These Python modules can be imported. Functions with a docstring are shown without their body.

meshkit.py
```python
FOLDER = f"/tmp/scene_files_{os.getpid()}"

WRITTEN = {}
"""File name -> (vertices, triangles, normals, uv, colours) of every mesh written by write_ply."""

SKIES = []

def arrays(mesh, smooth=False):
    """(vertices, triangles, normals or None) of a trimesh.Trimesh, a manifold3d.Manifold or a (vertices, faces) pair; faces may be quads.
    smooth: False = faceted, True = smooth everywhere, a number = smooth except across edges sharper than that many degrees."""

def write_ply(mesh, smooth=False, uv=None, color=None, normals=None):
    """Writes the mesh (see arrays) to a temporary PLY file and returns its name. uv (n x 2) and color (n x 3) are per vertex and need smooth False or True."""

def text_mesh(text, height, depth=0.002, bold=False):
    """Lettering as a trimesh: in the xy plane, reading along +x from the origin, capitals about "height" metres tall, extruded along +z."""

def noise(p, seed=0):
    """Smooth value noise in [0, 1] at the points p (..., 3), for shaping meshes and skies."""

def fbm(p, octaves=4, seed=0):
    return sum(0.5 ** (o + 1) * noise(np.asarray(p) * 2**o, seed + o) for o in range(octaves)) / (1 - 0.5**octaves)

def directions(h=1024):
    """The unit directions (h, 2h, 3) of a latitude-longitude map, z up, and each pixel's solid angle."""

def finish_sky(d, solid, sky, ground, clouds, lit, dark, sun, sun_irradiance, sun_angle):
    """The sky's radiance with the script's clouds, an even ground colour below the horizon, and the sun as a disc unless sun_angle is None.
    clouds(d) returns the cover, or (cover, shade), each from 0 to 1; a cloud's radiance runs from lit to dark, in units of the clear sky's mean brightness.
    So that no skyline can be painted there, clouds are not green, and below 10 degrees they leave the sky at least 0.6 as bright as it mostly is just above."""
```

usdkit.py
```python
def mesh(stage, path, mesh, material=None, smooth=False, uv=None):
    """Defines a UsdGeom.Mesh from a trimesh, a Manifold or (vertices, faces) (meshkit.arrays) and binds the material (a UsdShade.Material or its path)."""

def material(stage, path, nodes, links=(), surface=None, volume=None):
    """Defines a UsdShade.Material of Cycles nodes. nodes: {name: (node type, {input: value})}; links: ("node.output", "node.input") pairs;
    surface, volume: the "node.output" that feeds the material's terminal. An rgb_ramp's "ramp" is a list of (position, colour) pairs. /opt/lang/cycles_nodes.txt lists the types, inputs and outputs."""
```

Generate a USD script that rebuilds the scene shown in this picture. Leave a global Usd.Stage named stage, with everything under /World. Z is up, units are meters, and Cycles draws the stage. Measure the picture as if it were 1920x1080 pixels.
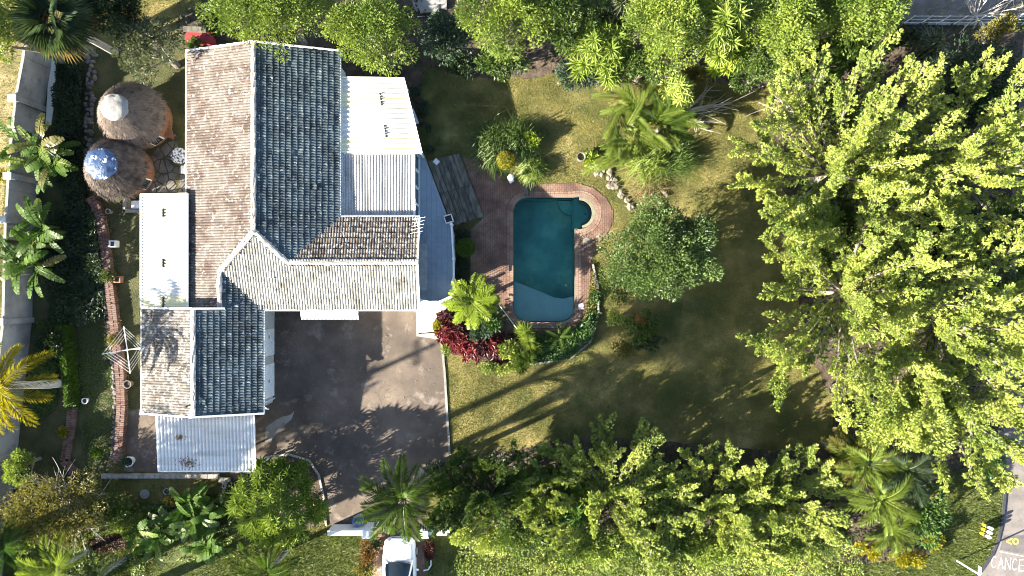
import math, sys
import numpy as np
import trimesh, shapely
from shapely.geometry import Polygon, Point, LineString, box as sbox
from shapely.ops import unary_union
from pxr import Usd, UsdGeom, UsdLux, UsdShade, Gf, Sdf
import usdkit, meshkit

stage = Usd.Stage.CreateInMemory()
UsdGeom.SetStageUpAxis(stage, 'Z')
UsdGeom.SetStageMetersPerUnit(stage, 1.0)
UsdGeom.Xform.Define(stage, '/World')
UsdGeom.Scope.Define(stage, '/World/Looks')

# ------------------------------------------------------------ camera, sky, sun, exposure
CH = 38.0                                     # height of the drone, metres
FPX = 1330.0                                  # focal length in pixels of a 1920 wide picture
SUN_EL, SUN_AZ = math.radians(23.8), math.radians(24.5)
SUN = np.array([-math.cos(SUN_EL) * math.cos(SUN_AZ), -math.cos(SUN_EL) * math.sin(SUN_AZ), math.sin(SUN_EL)])
cam = UsdGeom.Camera.Define(stage, '/World/camera')
cam.AddTranslateOp().Set(Gf.Vec3d(0, 0, CH))
cam.CreateHorizontalApertureAttr(36.0)
cam.CreateVerticalApertureAttr(20.25)
cam.CreateFocalLengthAttr(36.0 * FPX / 1920.0)
cam.CreateClippingRangeAttr(Gf.Vec2f(0.5, 2000.0))
cam.CreateExposureAttr(2.6)

dome = UsdLux.DomeLight.Define(stage, '/World/sky')
dome.GetPrim().SetCustomDataByKey('kind', 'structure')
sky_mat = usdkit.material(stage, '/World/Looks/sky', {
    'sky': ('sky_texture', {'sky_type': 'single_scattering', 'sun_disc': False, 'sun_elevation': SUN_EL,
                            'sun_rotation': math.atan2(SUN[0], SUN[1])}),
    'bg': ('background_shader', {'strength': 0.062})}, [('sky.color', 'bg.color')], surface='bg.background')
UsdShade.MaterialBindingAPI.Apply(dome.GetPrim()).Bind(sky_mat)
sun = UsdLux.DistantLight.Define(stage, '/World/sun')
sun.CreateNormalizeAttr(True)
sun.CreateIntensityAttr(1.25)
sun.CreateAngleAttr(0.5)
sun.CreateColorAttr(Gf.Vec3f(1.0, 0.92, 0.77))
sun.AddTransformOp().Set(Gf.Matrix4d().SetRotate(Gf.Rotation(Gf.Vec3d(0, 0, 1), Gf.Vec3d(*map(float, SUN)))))


# ------------------------------------------------------------ helpers
def W(px, py, h=0.0):
    k = (CH - h) / FPX
    return np.array([(px - 960) * k, (540 - py) * k])


def W3(px, py, h=0.0):
    return np.array([*W(px, py, h), h])


def PL(pts, h=0.0):
    return Polygon([W(x, y, h) for x, y in pts])


def rag(poly, amp, seed, step=0.25):
    """The polygon with an uneven edge."""
    p = poly.segmentize(step)
    c = np.array(p.exterior.coords)[:-1]
    n = meshkit.fbm(np.c_[c * 1.3, np.zeros(len(c)) + seed * 7.1], 3, seed) - 0.5
    m = meshkit.fbm(np.c_[c * 1.3, np.zeros(len(c)) + seed * 3.3 + 50], 3, seed + 9) - 0.5
    q = Polygon(c + 2 * amp * np.c_[n, m]).buffer(0)
    return max(q.geoms, key=lambda g: g.area) if q.geom_type == 'MultiPolygon' else q


def unit(v):
    v = np.asarray(v, float)
    return v / np.maximum(np.linalg.norm(v, axis=-1, keepdims=True), 1e-9)


class MB:
    def __init__(self):
        self.v, self.f, self.n = [], [], 0

    def add(self, v, f):
        v, f = np.asarray(v, float).reshape(-1, 3), np.asarray(f, int)
        if f.shape[1] == 4:
            f = np.vstack([f[:, [0, 1, 2]], f[:, [0, 2, 3]]])
        self.v.append(v); self.f.append(f + self.n); self.n += len(v)
        return self

    def tm(self, m):
        return self.add(m.vertices, m.faces)

    def box(self, c, s, rz=0.0, tilt=None):
        h = np.array(s) / 2
        v = np.array([[x, y, z] for z in (-1, 1) for y in (-1, 1) for x in (-1, 1)]) * h
        f = [[0, 2, 3, 1], [4, 5, 7, 6], [0, 1, 5, 4], [2, 6, 7, 3], [0, 4, 6, 2], [1, 3, 7, 5]]
        if tilt is not None:
            v = v @ np.asarray(tilt).T
        ca, sa = math.cos(rz), math.sin(rz)
        v = v @ np.array([[ca, sa, 0], [-sa, ca, 0], [0, 0, 1]])
        return self.add(v + np.array(c), f)

    def beam(self, a, b, w, h):
        """A bar of section w x h from a to b."""
        a, b = np.asarray(a, float), np.asarray(b, float)
        d = unit(b - a)
        s = np.cross(d, [0, 0, 1.0]) if abs(d[2]) < 0.95 else np.array([1.0, 0, 0])
        s = unit(s); u = unit(np.cross(s, d))
        v = [p + s * x * w / 2 + u * y * h / 2 for p in (a, b) for x, y in ((-1, -1), (1, -1), (1, 1), (-1, 1))]
        return self.add(v, [[0, 1, 2, 3], [7, 6, 5, 4], [0, 4, 5, 1], [1, 5, 6, 2], [2, 6, 7, 3], [3, 7, 4, 0]])

    def tube(self, p, r, n=6, cap=True):
        p = np.asarray(p, float)
        r = np.broadcast_to(np.asarray(r, float), (len(p),))
        t = unit(np.gradient(p, axis=0))
        ref = np.array([0.31, 0.2, 0.93]) if abs(t[0][2]) < 0.9 else np.array([1.0, 0.1, 0])
        a = unit(np.cross(t, ref)); b = np.cross(t, a)
        ang = np.arange(n) * 2 * np.pi / n
        v = p[:, None] + r[:, None, None] * (np.cos(ang)[None, :, None] * a[:, None] + np.sin(ang)[None, :, None] * b[:, None])
        i, j = np.meshgrid(np.arange(len(p) - 1), np.arange(n), indexing='ij')
        q = np.stack([i * n + j, i * n + (j + 1) % n, (i + 1) * n + (j + 1) % n, (i + 1) * n + j], -1).reshape(-1, 4)
        k = self.n
        self.add(v.reshape(-1, 3), q)
        if cap:
            m = len(p) * n
            tri = [[0, j + 1, j] for j in range(1, n - 1)] + [[m - n, m - n + j, m - n + j + 1] for j in range(1, n - 1)]
            self.f.append(np.array(tri) + k)
        return self

    def prism(self, poly, z0, z1, bottom=False):
        """A polygon stood up between two heights."""
        for g in getattr(poly, 'geoms', [poly]):
            if g.geom_type != 'Polygon' or g.area < 1e-6:
                continue
            v, f = trimesh.creation.triangulate_polygon(g, engine='earcut')
            v, f = np.asarray(v), np.asarray(f)
            e1, e2 = v[f[:, 1]] - v[f[:, 0]], v[f[:, 2]] - v[f[:, 0]]
            fl = e1[:, 0] * e2[:, 1] - e1[:, 1] * e2[:, 0] < 0
            f[fl] = f[fl][:, ::-1]
            self.add(np.c_[v, np.full(len(v), z1)], f)
            if bottom:
                self.add(np.c_[v, np.full(len(v), z0)], f[:, ::-1])
            if z1 > z0:
                for ring in [g.exterior, *g.interiors]:
                    c = np.array(ring.coords)[:-1]
                    if not ring.is_ccw == (ring is g.exterior):
                        c = c[::-1]
                    n = len(c); i = np.arange(n); j = (i + 1) % n
                    self.add(np.r_[np.c_[c, np.full(n, z0)], np.c_[c, np.full(n, z1)]], np.stack([i, j, j + n, i + n], 1))
        return self

    def sphere(self, c, r, sub=2, sq=(1, 1, 1)):
        m = trimesh.creation.icosphere(sub, 1.0)
        return self.add(m.vertices * np.array(sq) * r + np.array(c), m.faces)

    def lathe(self, c, prof, n=20):
        prof = np.asarray(prof, float)
        ang = np.arange(n) * 2 * np.pi / n
        v = np.stack([prof[:, None, 0] * np.cos(ang), prof[:, None, 0] * np.sin(ang), prof[:, None, 1] + 0 * ang], -1)
        i, j = np.meshgrid(np.arange(len(prof) - 1), np.arange(n), indexing='ij')
        q = np.stack([i * n + j, i * n + (j + 1) % n, (i + 1) * n + (j + 1) % n, (i + 1) * n + j], -1).reshape(-1, 4)
        return self.add(v.reshape(-1, 3) + np.array(c), q)

    def arrays(self):
        return np.vstack(self.v), np.vstack(self.f)


USED, ORG = {}, {}


def numbered(path):
    k = USED.get(path, 0)
    USED[path] = k + 1
    return path if k == 0 else f'{path}_{k:03d}'


def tags(prim, label=None, cat=None, group=None, kind=None):
    for k, v in (('label', label), ('category', cat), ('group', group), ('kind', kind)):
        if v:
            prim.SetCustomDataByKey(k, v)
    return prim


def thing(name, label, cat, base=(0, 0, 0), group=None, kind=None):
    path = numbered('/World/' + name)
    x = UsdGeom.Xform.Define(stage, path)
    x.AddTranslateOp().Set(Gf.Vec3d(*map(float, base)))
    ORG[path] = np.array(base, float)
    tags(x.GetPrim(), label, cat, group, kind)
    return path


def part(parent, name, mb, m, label=None, kind=None, smooth=False, local=False):
    path = numbered(parent + '/' + name)
    v, f = mb.arrays() if isinstance(mb, MB) else mb
    if not local:
        v = v - ORG[parent]
    usdkit.mesh(stage, path, (v, f), m, smooth=smooth)
    ORG[path] = ORG[parent]
    tags(stage.GetPrimAtPath(path), label, kind=kind)
    return path


def single(name, mb, m, label=None, cat=None, group=None, kind=None, smooth=False, base=None):
    path = numbered('/World/' + name)
    v, f = mb.arrays() if isinstance(mb, MB) else mb
    if base is None:
        lo, hi = v.min(0), v.max(0)
        base = np.array([(lo[0] + hi[0]) / 2, (lo[1] + hi[1]) / 2, lo[2]])
        if kind:
            base = np.zeros(3)
    p = usdkit.mesh(stage, path, (v - base, f), m, smooth=smooth)
    if np.any(base):
        p.AddTranslateOp().Set(Gf.Vec3d(*map(float, base)))
    ORG[path] = np.array(base, float)
    tags(p.GetPrim(), label, cat, group, kind)
    return path


def copy_of(path, loc, rz, label, group=None):
    src = stage.GetPrimAtPath(path)
    was = src.GetCustomData()
    new = numbered('/World/' + path.split('/')[-1].rstrip('0123456789').rstrip('_'))
    x = UsdGeom.Xform.Define(stage, new)
    x.GetPrim().GetReferences().AddInternalReference(path)
    x.ClearXformOpOrder()
    x.AddTranslateOp().Set(Gf.Vec3d(*map(float, loc)))
    x.AddRotateZOp().Set(float(rz))
    x.GetPrim().SetInstanceable(True)
    tags(x.GetPrim(), label, was.get('category'), group or was.get('group'))
    return new


# ------------------------------------------------------------ materials
def M(name, stops, scale=2.0, detail=6, rough=0.8, bump=0.0, bscale=30.0, spec=0.3, island=0.0, metal=0.0,
      stretch=None, w=0.0, obj=0.0, lo=0.3, hi=0.7, extra=None, **kw):
    n = {'g': ('geometry', {}), 'n': ('noise_texture', {'scale': scale, 'detail': detail, 'roughness': 0.62}),
         'm': ('map_range', {'from_min': lo, 'from_max': hi, 'clamp': True}),
         'r': ('rgb_ramp', {'ramp': stops}), 'p': ('principled_bsdf', {'roughness': rough, 'specular_ior_level': spec, 'metallic': metal, **kw})}
    src = 'g.position'
    links = []
    if stretch is not None:
        n['mp'] = ('mapping', {'mapping_type': 'point', 'scale': stretch})
        links.append(('g.position', 'mp.vector'))
        src = 'mp.vector'
    links += [(src, 'n.vector'), ('n.fac', 'm.value')]
    fac = 'm.result'
    if island or obj:
        n['i1'] = ('math', {'math_type': 'multiply_add', 'value2': island, 'value3': -island / 2})
        n['i2'] = ('math', {'math_type': 'add'})
        n['i3'] = ('math', {'math_type': 'add', 'value2': 0.0})
        n['oi'] = ('object_info', {})
        n['fr'] = ('math', {'math_type': 'fract'})
        links += [('g.random_per_island', 'i3.value1'), ('oi.random', 'i3.value2'), ('i3.value', 'fr.value1'),
                  ('fr.value', 'i1.value1'), (fac, 'i2.value1'), ('i1.value', 'i2.value2')]
        fac = 'i2.value'
    links += [(fac, 'r.fac')]
    col = 'r.color'
    if extra:                                   # spots of a second colour: (colour, scale, threshold low, threshold high)
        c2, s2, a2, b2 = extra
        n['n2'] = ('noise_texture', {'scale': s2, 'detail': 4, 'roughness': 0.65})
        n['m2'] = ('map_range', {'from_min': a2, 'from_max': b2, 'clamp': True})
        n['x2'] = ('mix_color', {'b': c2})
        links += [('g.position', 'n2.vector'), ('n2.fac', 'm2.value'), ('m2.result', 'x2.fac'), (col, 'x2.a')]
        col = 'x2.result'
    links.append((col, 'p.base_color'))
    if bump:
        n['bn'] = ('noise_texture', {'scale': bscale, 'detail': 5, 'roughness': 0.6})
        n['b'] = ('bump', {'strength': 1.0, 'distance': bump})
        links += [(src, 'bn.vector'), ('bn.fac', 'b.height'), ('b.normal', 'p.normal')]
    return usdkit.material(stage, '/World/Looks/' + name, n, links, surface='p.BSDF')


def LEAF(name, stops, trans=0.3, rough=0.45, spec=0.35, big=0.5):
    n = {'g': ('geometry', {}), 'n': ('noise_texture', {'scale': big, 'detail': 3}),
         'a': ('math', {'math_type': 'multiply_add', 'value2': 0.9, 'value3': -0.45}),
         'm': ('math', {'math_type': 'multiply_add', 'value2': 0.65, 'value3': 0.17}),
         's': ('math', {'math_type': 'add', 'use_clamp': True}),
         'r': ('rgb_ramp', {'ramp': stops}),
         'p': ('principled_bsdf', {'roughness': rough, 'specular_ior_level': spec}),
         't': ('translucent_bsdf', {}), 'gm': ('mix_color', {'blend_type': 'multiply', 'fac': 1.0, 'b': (1.5, 1.5, 0.7), 'use_clamp': False}),
         'x': ('mix_closure', {'fac': trans})}
    links = [('g.position', 'n.vector'), ('g.random_per_island', 'm.value1'), ('n.fac', 'a.value1'), ('a.value', 's.value1'), ('m.value', 's.value2'),
             ('s.value', 'r.fac'), ('r.color', 'p.base_color'), ('r.color', 'gm.a'), ('gm.result', 't.color'),
             ('p.BSDF', 'x.closure1'), ('t.BSDF', 'x.closure2')]
    return usdkit.material(stage, '/World/Looks/' + name, n, links, surface='x.closure')


white = M('white_paint', [(0, (0.70, 0.70, 0.68)), (1, (0.82, 0.82, 0.80))], 3, rough=0.5)
white_sheet = M('white_sheet', [(0, (0.414, 0.4057, 0.3809)), (0.5, (0.563, 0.5589, 0.5382)), (1, (0.6458, 0.6458, 0.6293))], 1.2, rough=0.45, spec=0.4, stretch=(0.25, 2.5, 1),
                extra=((0.30, 0.22, 0.15), 2.2, 0.66, 0.82))
dirty_sheet = M('dirty_sheet', [(0, (0.256, 0.24, 0.22)), (0.45, (0.4, 0.388, 0.368)), (1, (0.512, 0.504, 0.488))], 1.6, rough=0.5, spec=0.35, stretch=(2.5, 0.3, 1),
                extra=((0.20, 0.13, 0.08), 2.6, 0.62, 0.80))
cream_sheet = M('clear_sheet', [(0, (0.55, 0.50, 0.30)), (1, (0.76, 0.71, 0.50))], 1.5, rough=0.4, stretch=(0.3, 2, 1))
tile_w = M('tile_brown', [(0, (0.0316, 0.0218, 0.0178)), (0.4, (0.066, 0.0476, 0.039)), (0.7, (0.0947, 0.0717, 0.0603)), (1, (0.1378, 0.1205, 0.1062))], 1.1, rough=0.85, island=0.35,
           bump=0.008, bscale=40, extra=((0.36, 0.345, 0.315), 5.5, 0.55, 0.70))
tile_g = M('tile_grey', [(0, (0.0213, 0.018, 0.0161)), (0.4, (0.0616, 0.0521, 0.0464)), (0.7, (0.1043, 0.0924, 0.083)), (1, (0.1564, 0.1446, 0.1327))], 1.3, rough=0.85, island=0.35, bump=0.008, bscale=40, extra=((0.36, 0.35, 0.32), 5.0, 0.50, 0.64))
tile_s = M('tile_pale', [(0, (0.0489, 0.0437, 0.036)), (0.3, (0.1466, 0.1403, 0.1212)), (0.65, (0.2321, 0.2276, 0.2031)), (1, (0.2932, 0.2899, 0.2621))], 1.5, rough=0.85, island=0.3,
           bump=0.008, bscale=40, extra=((0.07, 0.06, 0.05), 7.5, 0.57, 0.66))
tile_e = M('tile_east_shaded', [(0, (0.015, 0.0202, 0.0241)), (0.5, (0.0335, 0.0454, 0.0532)), (1, (0.0751, 0.1009, 0.1142))], 0.7, rough=0.8, island=0.3,
           bump=0.008, bscale=40, extra=((0.27, 0.315, 0.31), 5.0, 0.56, 0.72))  # dark teal base paints in grazing shade and blue skylight; pale spots are lichen
tile_n = M('tile_dark', [(0, (0.0263, 0.021, 0.0188)), (0.5, (0.0638, 0.0495, 0.042)), (1, (0.135, 0.1162, 0.1013))], 1.2, rough=0.85, island=0.35,
           bump=0.008, bscale=40, extra=((0.33, 0.32, 0.29), 6.0, 0.50, 0.66))
ridge_m = M('ridge_mortar', [(0, (0.2025, 0.1744, 0.1519)), (1, (0.3825, 0.3656, 0.3375))], 3, rough=0.9, island=0.3, bump=0.01, bscale=25)
deck_m = M('roof_underlay', [(0, (0.05, 0.045, 0.04)), (1, (0.09, 0.08, 0.07))], 3, rough=0.95)
wallp = M('wall_plaster', [(0, (0.4125, 0.3975, 0.36)), (1, (0.525, 0.51, 0.48))], 1.5, rough=0.9, bump=0.004)
darkpaint = M('dark_paint', [(0, (0.03, 0.03, 0.035)), (1, (0.06, 0.06, 0.065))], 3, rough=0.5)
asphalt = M('asphalt', [(0, (0.0574, 0.0466, 0.0392)), (0.5, (0.1065, 0.0841, 0.0677)), (1, (0.1722, 0.1352, 0.1062))], 0.42, detail=9, rough=0.9, bump=0.012, bscale=45,
            extra=((0.23, 0.195, 0.165), 1.1, 0.56, 0.74))
road_m = M('road_asphalt', [(0, (0.117, 0.1035, 0.099)), (0.5, (0.1665, 0.1485, 0.1395)), (1, (0.2115, 0.189, 0.1755))], 1.4, detail=8, rough=0.9, bump=0.01, bscale=60)
patch_m = M('road_patch', [(0, (0.085, 0.08, 0.08)), (1, (0.14, 0.13, 0.125))], 2.5, rough=0.9, bump=0.01, bscale=60)
concrete = M('concrete', [(0, (0.16, 0.156, 0.144)), (0.5, (0.24, 0.232, 0.216)), (1, (0.304, 0.296, 0.28))], 0.9, detail=8, rough=0.9, bump=0.006, bscale=30,
             extra=((0.12, 0.115, 0.10), 1.7, 0.58, 0.75))
stone_m = M('stone', [(0, (0.14, 0.13, 0.12)), (1, (0.33, 0.31, 0.28))], 3, rough=0.9, island=0.6, bump=0.02, bscale=18)
rockpale = M('pale_rock', [(0, (0.09, 0.075, 0.057)), (1, (0.192, 0.165, 0.132))], 4, rough=0.9, island=0.4, bump=0.02, bscale=15)
brick_m = M('deck_brick', [(0, (0.055, 0.0372, 0.0315)), (0.4, (0.114, 0.0661, 0.051)), (0.75, (0.1769, 0.1075, 0.0787)), (1, (0.228, 0.1571, 0.12))], 1.0, detail=7, rough=0.85, island=0.9,
            bump=0.005, bscale=50, extra=((0.10, 0.085, 0.08), 0.9, 0.60, 0.78))
redbrick = M('path_brick', [(0, (0.048, 0.027, 0.021)), (0.5, (0.108, 0.054, 0.042)), (1, (0.162, 0.108, 0.09))], 3, rough=0.9, island=0.7, bump=0.01, bscale=40)
mortar = M('mortar', [(0, (0.05, 0.04, 0.036)), (1, (0.10, 0.085, 0.075))], 3, rough=0.95)
patio_m = M('patio_tile', [(0, (0.2158, 0.2732, 0.34)), (1, (0.2655, 0.3289, 0.4008))], 2, rough=0.35, spec=0.5, island=0.25)
timber = M('old_timber', [(0, (0.035, 0.033, 0.028)), (0.5, (0.085, 0.08, 0.066)), (1, (0.17, 0.155, 0.125))], 2.2, detail=8, rough=0.9, island=0.3, bump=0.012, bscale=20, stretch=(2.5, 0.8, 1))
thatch = M('thatch', [(0, (0.036, 0.03, 0.0252)), (0.5, (0.09, 0.072, 0.0624)), (1, (0.18, 0.144, 0.12))], 3.5, detail=8, rough=0.95, island=1.0, bump=0.02, bscale=30)
plaster_orange = M('ochre_plaster', [(0, (0.154, 0.07, 0.0385)), (1, (0.266, 0.126, 0.07))], 2, rough=0.9, bump=0.006)
cap_m = M('mortar_cap', [(0, (0.1575, 0.154, 0.147)), (1, (0.266, 0.2625, 0.252))], 3.5, rough=0.9, bump=0.03, bscale=6)
blue_sheet = M('blue_plastic', [(0, (0.0188, 0.0413, 0.1052)), (1, (0.0376, 0.0784, 0.1613))], 3, rough=0.4, bump=0.05, bscale=5, spec=0.5, extra=((0.75, 0.76, 0.78), 2.3, 0.56, 0.6))
metalgrey = M('grey_metal', [(0, (0.30, 0.31, 0.32)), (1, (0.45, 0.46, 0.47))], 3, rough=0.4, metal=0.4)
galv = M('pale_metal', [(0, (0.62, 0.63, 0.64)), (1, (0.74, 0.75, 0.76))], 3, rough=0.4)
terracotta = M('terracotta', [(0, (0.28, 0.13, 0.08)), (1, (0.40, 0.22, 0.14))], 5, rough=0.9, bump=0.005)
blueglaze = M('blue_glaze', [(0, (0.03, 0.07, 0.28)), (0.5, (0.08, 0.16, 0.45)), (1, (0.6, 0.64, 0.75))], 5, rough=0.25, spec=0.5)
red_m = M('red_paint', [(0, (0.22, 0.02, 0.025)), (1, (0.38, 0.05, 0.05))], 3, rough=0.6)
yellow_m = M('yellow_paint', [(0, (0.65, 0.45, 0.02)), (1, (0.78, 0.57, 0.04))], 6, rough=0.6)
chalk = M('chalk', [(0, (0.425, 0.391, 0.3655)), (1, (0.663, 0.6375, 0.612))], 18, rough=0.95)
yellowmark = M('yellow_marking', [(0, (0.5, 0.36, 0.06)), (1, (0.72, 0.52, 0.08))], 14, rough=0.9)
carwhite = M('car_paint', [(0, (0.78, 0.78, 0.78)), (1, (0.82, 0.82, 0.82))], 1, rough=0.3, spec=0.5, coat_weight=0.6)
carglass = M('car_glass', [(0, (0.012, 0.02, 0.028)), (1, (0.02, 0.03, 0.04))], 1, rough=0.05, spec=0.6)
rubber = M('rubber', [(0, (0.015, 0.015, 0.015)), (1, (0.03, 0.03, 0.03))], 4, rough=0.8)
lampglass = M('lamp_globe', [(0, (0.75, 0.75, 0.73)), (1, (0.8, 0.8, 0.78))], 3, rough=0.2)
mosaic = M('mosaic', [(0, (0.06, 0.06, 0.065)), (0.42, (0.10, 0.10, 0.10)), (0.5, (0.62, 0.62, 0.60)), (1, (0.72, 0.72, 0.70))], 9, detail=2, rough=0.5)
soil = M('soil', [(0, (0.035, 0.026, 0.02)), (0.5, (0.075, 0.055, 0.04)), (1, (0.13, 0.10, 0.07))], 1.6, detail=9, rough=0.98, bump=0.05, bscale=9)
bark = M('bark', [(0, (0.10, 0.08, 0.065)), (1, (0.24, 0.21, 0.18))], 6, rough=0.95, bump=0.02, bscale=15)
palebark = M('pale_bark', [(0, (0.26, 0.24, 0.21)), (1, (0.44, 0.41, 0.37))], 6, rough=0.95, bump=0.015, bscale=15)
deadwood = M('dead_wood', [(0, (0.30, 0.26, 0.22)), (1, (0.50, 0.46, 0.41))], 6, rough=0.95)
lawn_m = M('lawn_ground', [(0, (0.0616, 0.0577, 0.0202)), (0.35, (0.112, 0.1038, 0.0343)), (0.65, (0.1904, 0.1615, 0.0564)), (1, (0.336, 0.2596, 0.1109))], 0.45, detail=10, rough=0.98, bump=0.05, bscale=14,
           extra=((0.055, 0.07, 0.022), 0.33, 0.50, 0.66))
green_m = M('verge_ground', [(0, (0.05, 0.06, 0.02)), (0.5, (0.095, 0.115, 0.035)), (1, (0.17, 0.17, 0.06))], 0.8, detail=9, rough=0.98, bump=0.05, bscale=14)
garden_m = M('garden_ground', [(0, (0.03, 0.036, 0.016)), (0.5, (0.062, 0.066, 0.028)), (1, (0.11, 0.095, 0.05))], 0.7, detail=9, rough=0.98, bump=0.05, bscale=12)
dry_m = M('dry_ground', [(0, (0.13, 0.12, 0.045)), (0.5, (0.26, 0.21, 0.10)), (1, (0.36, 0.28, 0.16))], 0.7, detail=9, rough=0.98, bump=0.04, bscale=14)
pool_m = M('pool_plaster', [(0, (0.057, 0.2392, 0.2097)), (0.5, (0.1266, 0.4079, 0.3302)), (1, (0.3545, 0.6472, 0.4573))], 0.55, detail=6, rough=0.8)
pool_pale = M('pool_ledge', [(0, (0.4237, 0.5127, 0.4934)), (1, (0.5528, 0.6088, 0.5639))], 1.2, rough=0.8)
pool_line = M('pool_step', [(0, (0.1428, 0.1386, 0.0924)), (1, (0.2184, 0.2058, 0.147))], 2.5, rough=0.8)
water_m = usdkit.material(stage, '/World/Looks/water', {
    'g': ('geometry', {}), 'n': ('noise_texture', {'scale': 2.6, 'detail': 4, 'distortion': 0.6}), 'b': ('bump', {'strength': 0.5, 'distance': 0.05}),
    'f': ('fresnel', {'IOR': 1.33}), 't': ('transparent_bsdf', {'color': (0.60, 0.79, 0.79)}), 's': ('glossy_bsdf', {'roughness': 0.03, 'color': (1, 1, 1)}), 'x': ('mix_closure', {})},
    [('g.position', 'n.vector'), ('n.fac', 'b.height'), ('b.normal', 's.normal'), ('b.normal', 'f.normal'), ('f.fac', 'x.fac'), ('t.BSDF', 'x.closure1'), ('s.BSDF', 'x.closure2')], surface='x.closure')
pane_m = usdkit.material(stage, '/World/Looks/pane', {
    'f': ('fresnel', {'IOR': 1.5}), 't': ('transparent_bsdf', {'color': (0.85, 0.9, 0.92)}), 's': ('glossy_bsdf', {'roughness': 0.02, 'color': (1, 1, 1)}), 'x': ('mix_closure', {})},
    [('f.fac', 'x.fac'), ('t.BSDF', 'x.closure1'), ('s.BSDF', 'x.closure2')], surface='x.closure')

lf_lime = LEAF('leaf_lime', [(0, (0.1398, 0.198, 0.0372)), (0.45, (0.4194, 0.462, 0.1054)), (1, (0.7549, 0.7392, 0.2481))], 0.18)
lf_bright = LEAF('leaf_bright', [(0, (0.0766, 0.1242, 0.02)), (0.5, (0.2428, 0.3044, 0.0502)), (1, (0.511, 0.5219, 0.1254))], 0.2)
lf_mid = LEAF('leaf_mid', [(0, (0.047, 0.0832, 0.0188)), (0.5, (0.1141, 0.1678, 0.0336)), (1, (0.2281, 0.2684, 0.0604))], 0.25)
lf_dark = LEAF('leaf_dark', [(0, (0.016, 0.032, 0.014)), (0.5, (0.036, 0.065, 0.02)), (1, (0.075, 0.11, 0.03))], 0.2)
lf_grey = LEAF('leaf_grey', [(0, (0.055, 0.07, 0.04)), (0.5, (0.13, 0.15, 0.08)), (1, (0.24, 0.26, 0.16))], 0.2)
lf_blue = LEAF('leaf_bluish', [(0, (0.03, 0.055, 0.035)), (0.5, (0.065, 0.105, 0.06)), (1, (0.12, 0.165, 0.09))], 0.2)
lf_gloss = LEAF('leaf_glossy', [(0, (0.0345, 0.0805, 0.0184)), (0.5, (0.092, 0.1667, 0.0345)), (1, (0.207, 0.2875, 0.0805))], 0.2, rough=0.42, spec=0.4)
lf_olive = LEAF('leaf_olive', [(0, (0.1037, 0.0976, 0.0244)), (0.5, (0.2318, 0.2135, 0.0549)), (1, (0.4148, 0.366, 0.122))], 0.25)
lf_yellow = LEAF('leaf_yellow', [(0, (0.15, 0.1425, 0.006)), (0.5, (0.285, 0.2625, 0.009)), (1, (0.39, 0.345, 0.0225))], 0.3)
lf_top = LEAF('leaf_topiary', [(0, (0.04, 0.084, 0.0064)), (0.5, (0.08, 0.152, 0.0096)), (1, (0.144, 0.216, 0.016))], 0.3)
lf_blade = LEAF('leaf_blade', [(0, (0.035, 0.075, 0.010)), (0.5, (0.085, 0.155, 0.02)), (1, (0.16, 0.24, 0.035))], 0.3, rough=0.6, spec=0.15, big=1.2)
lf_round = LEAF('leaf_round_tree', [(0, (0.0455, 0.078, 0.0208)), (0.5, (0.13, 0.2015, 0.0494)), (1, (0.338, 0.429, 0.156))], 0.15, rough=0.4, spec=0.4)
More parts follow.
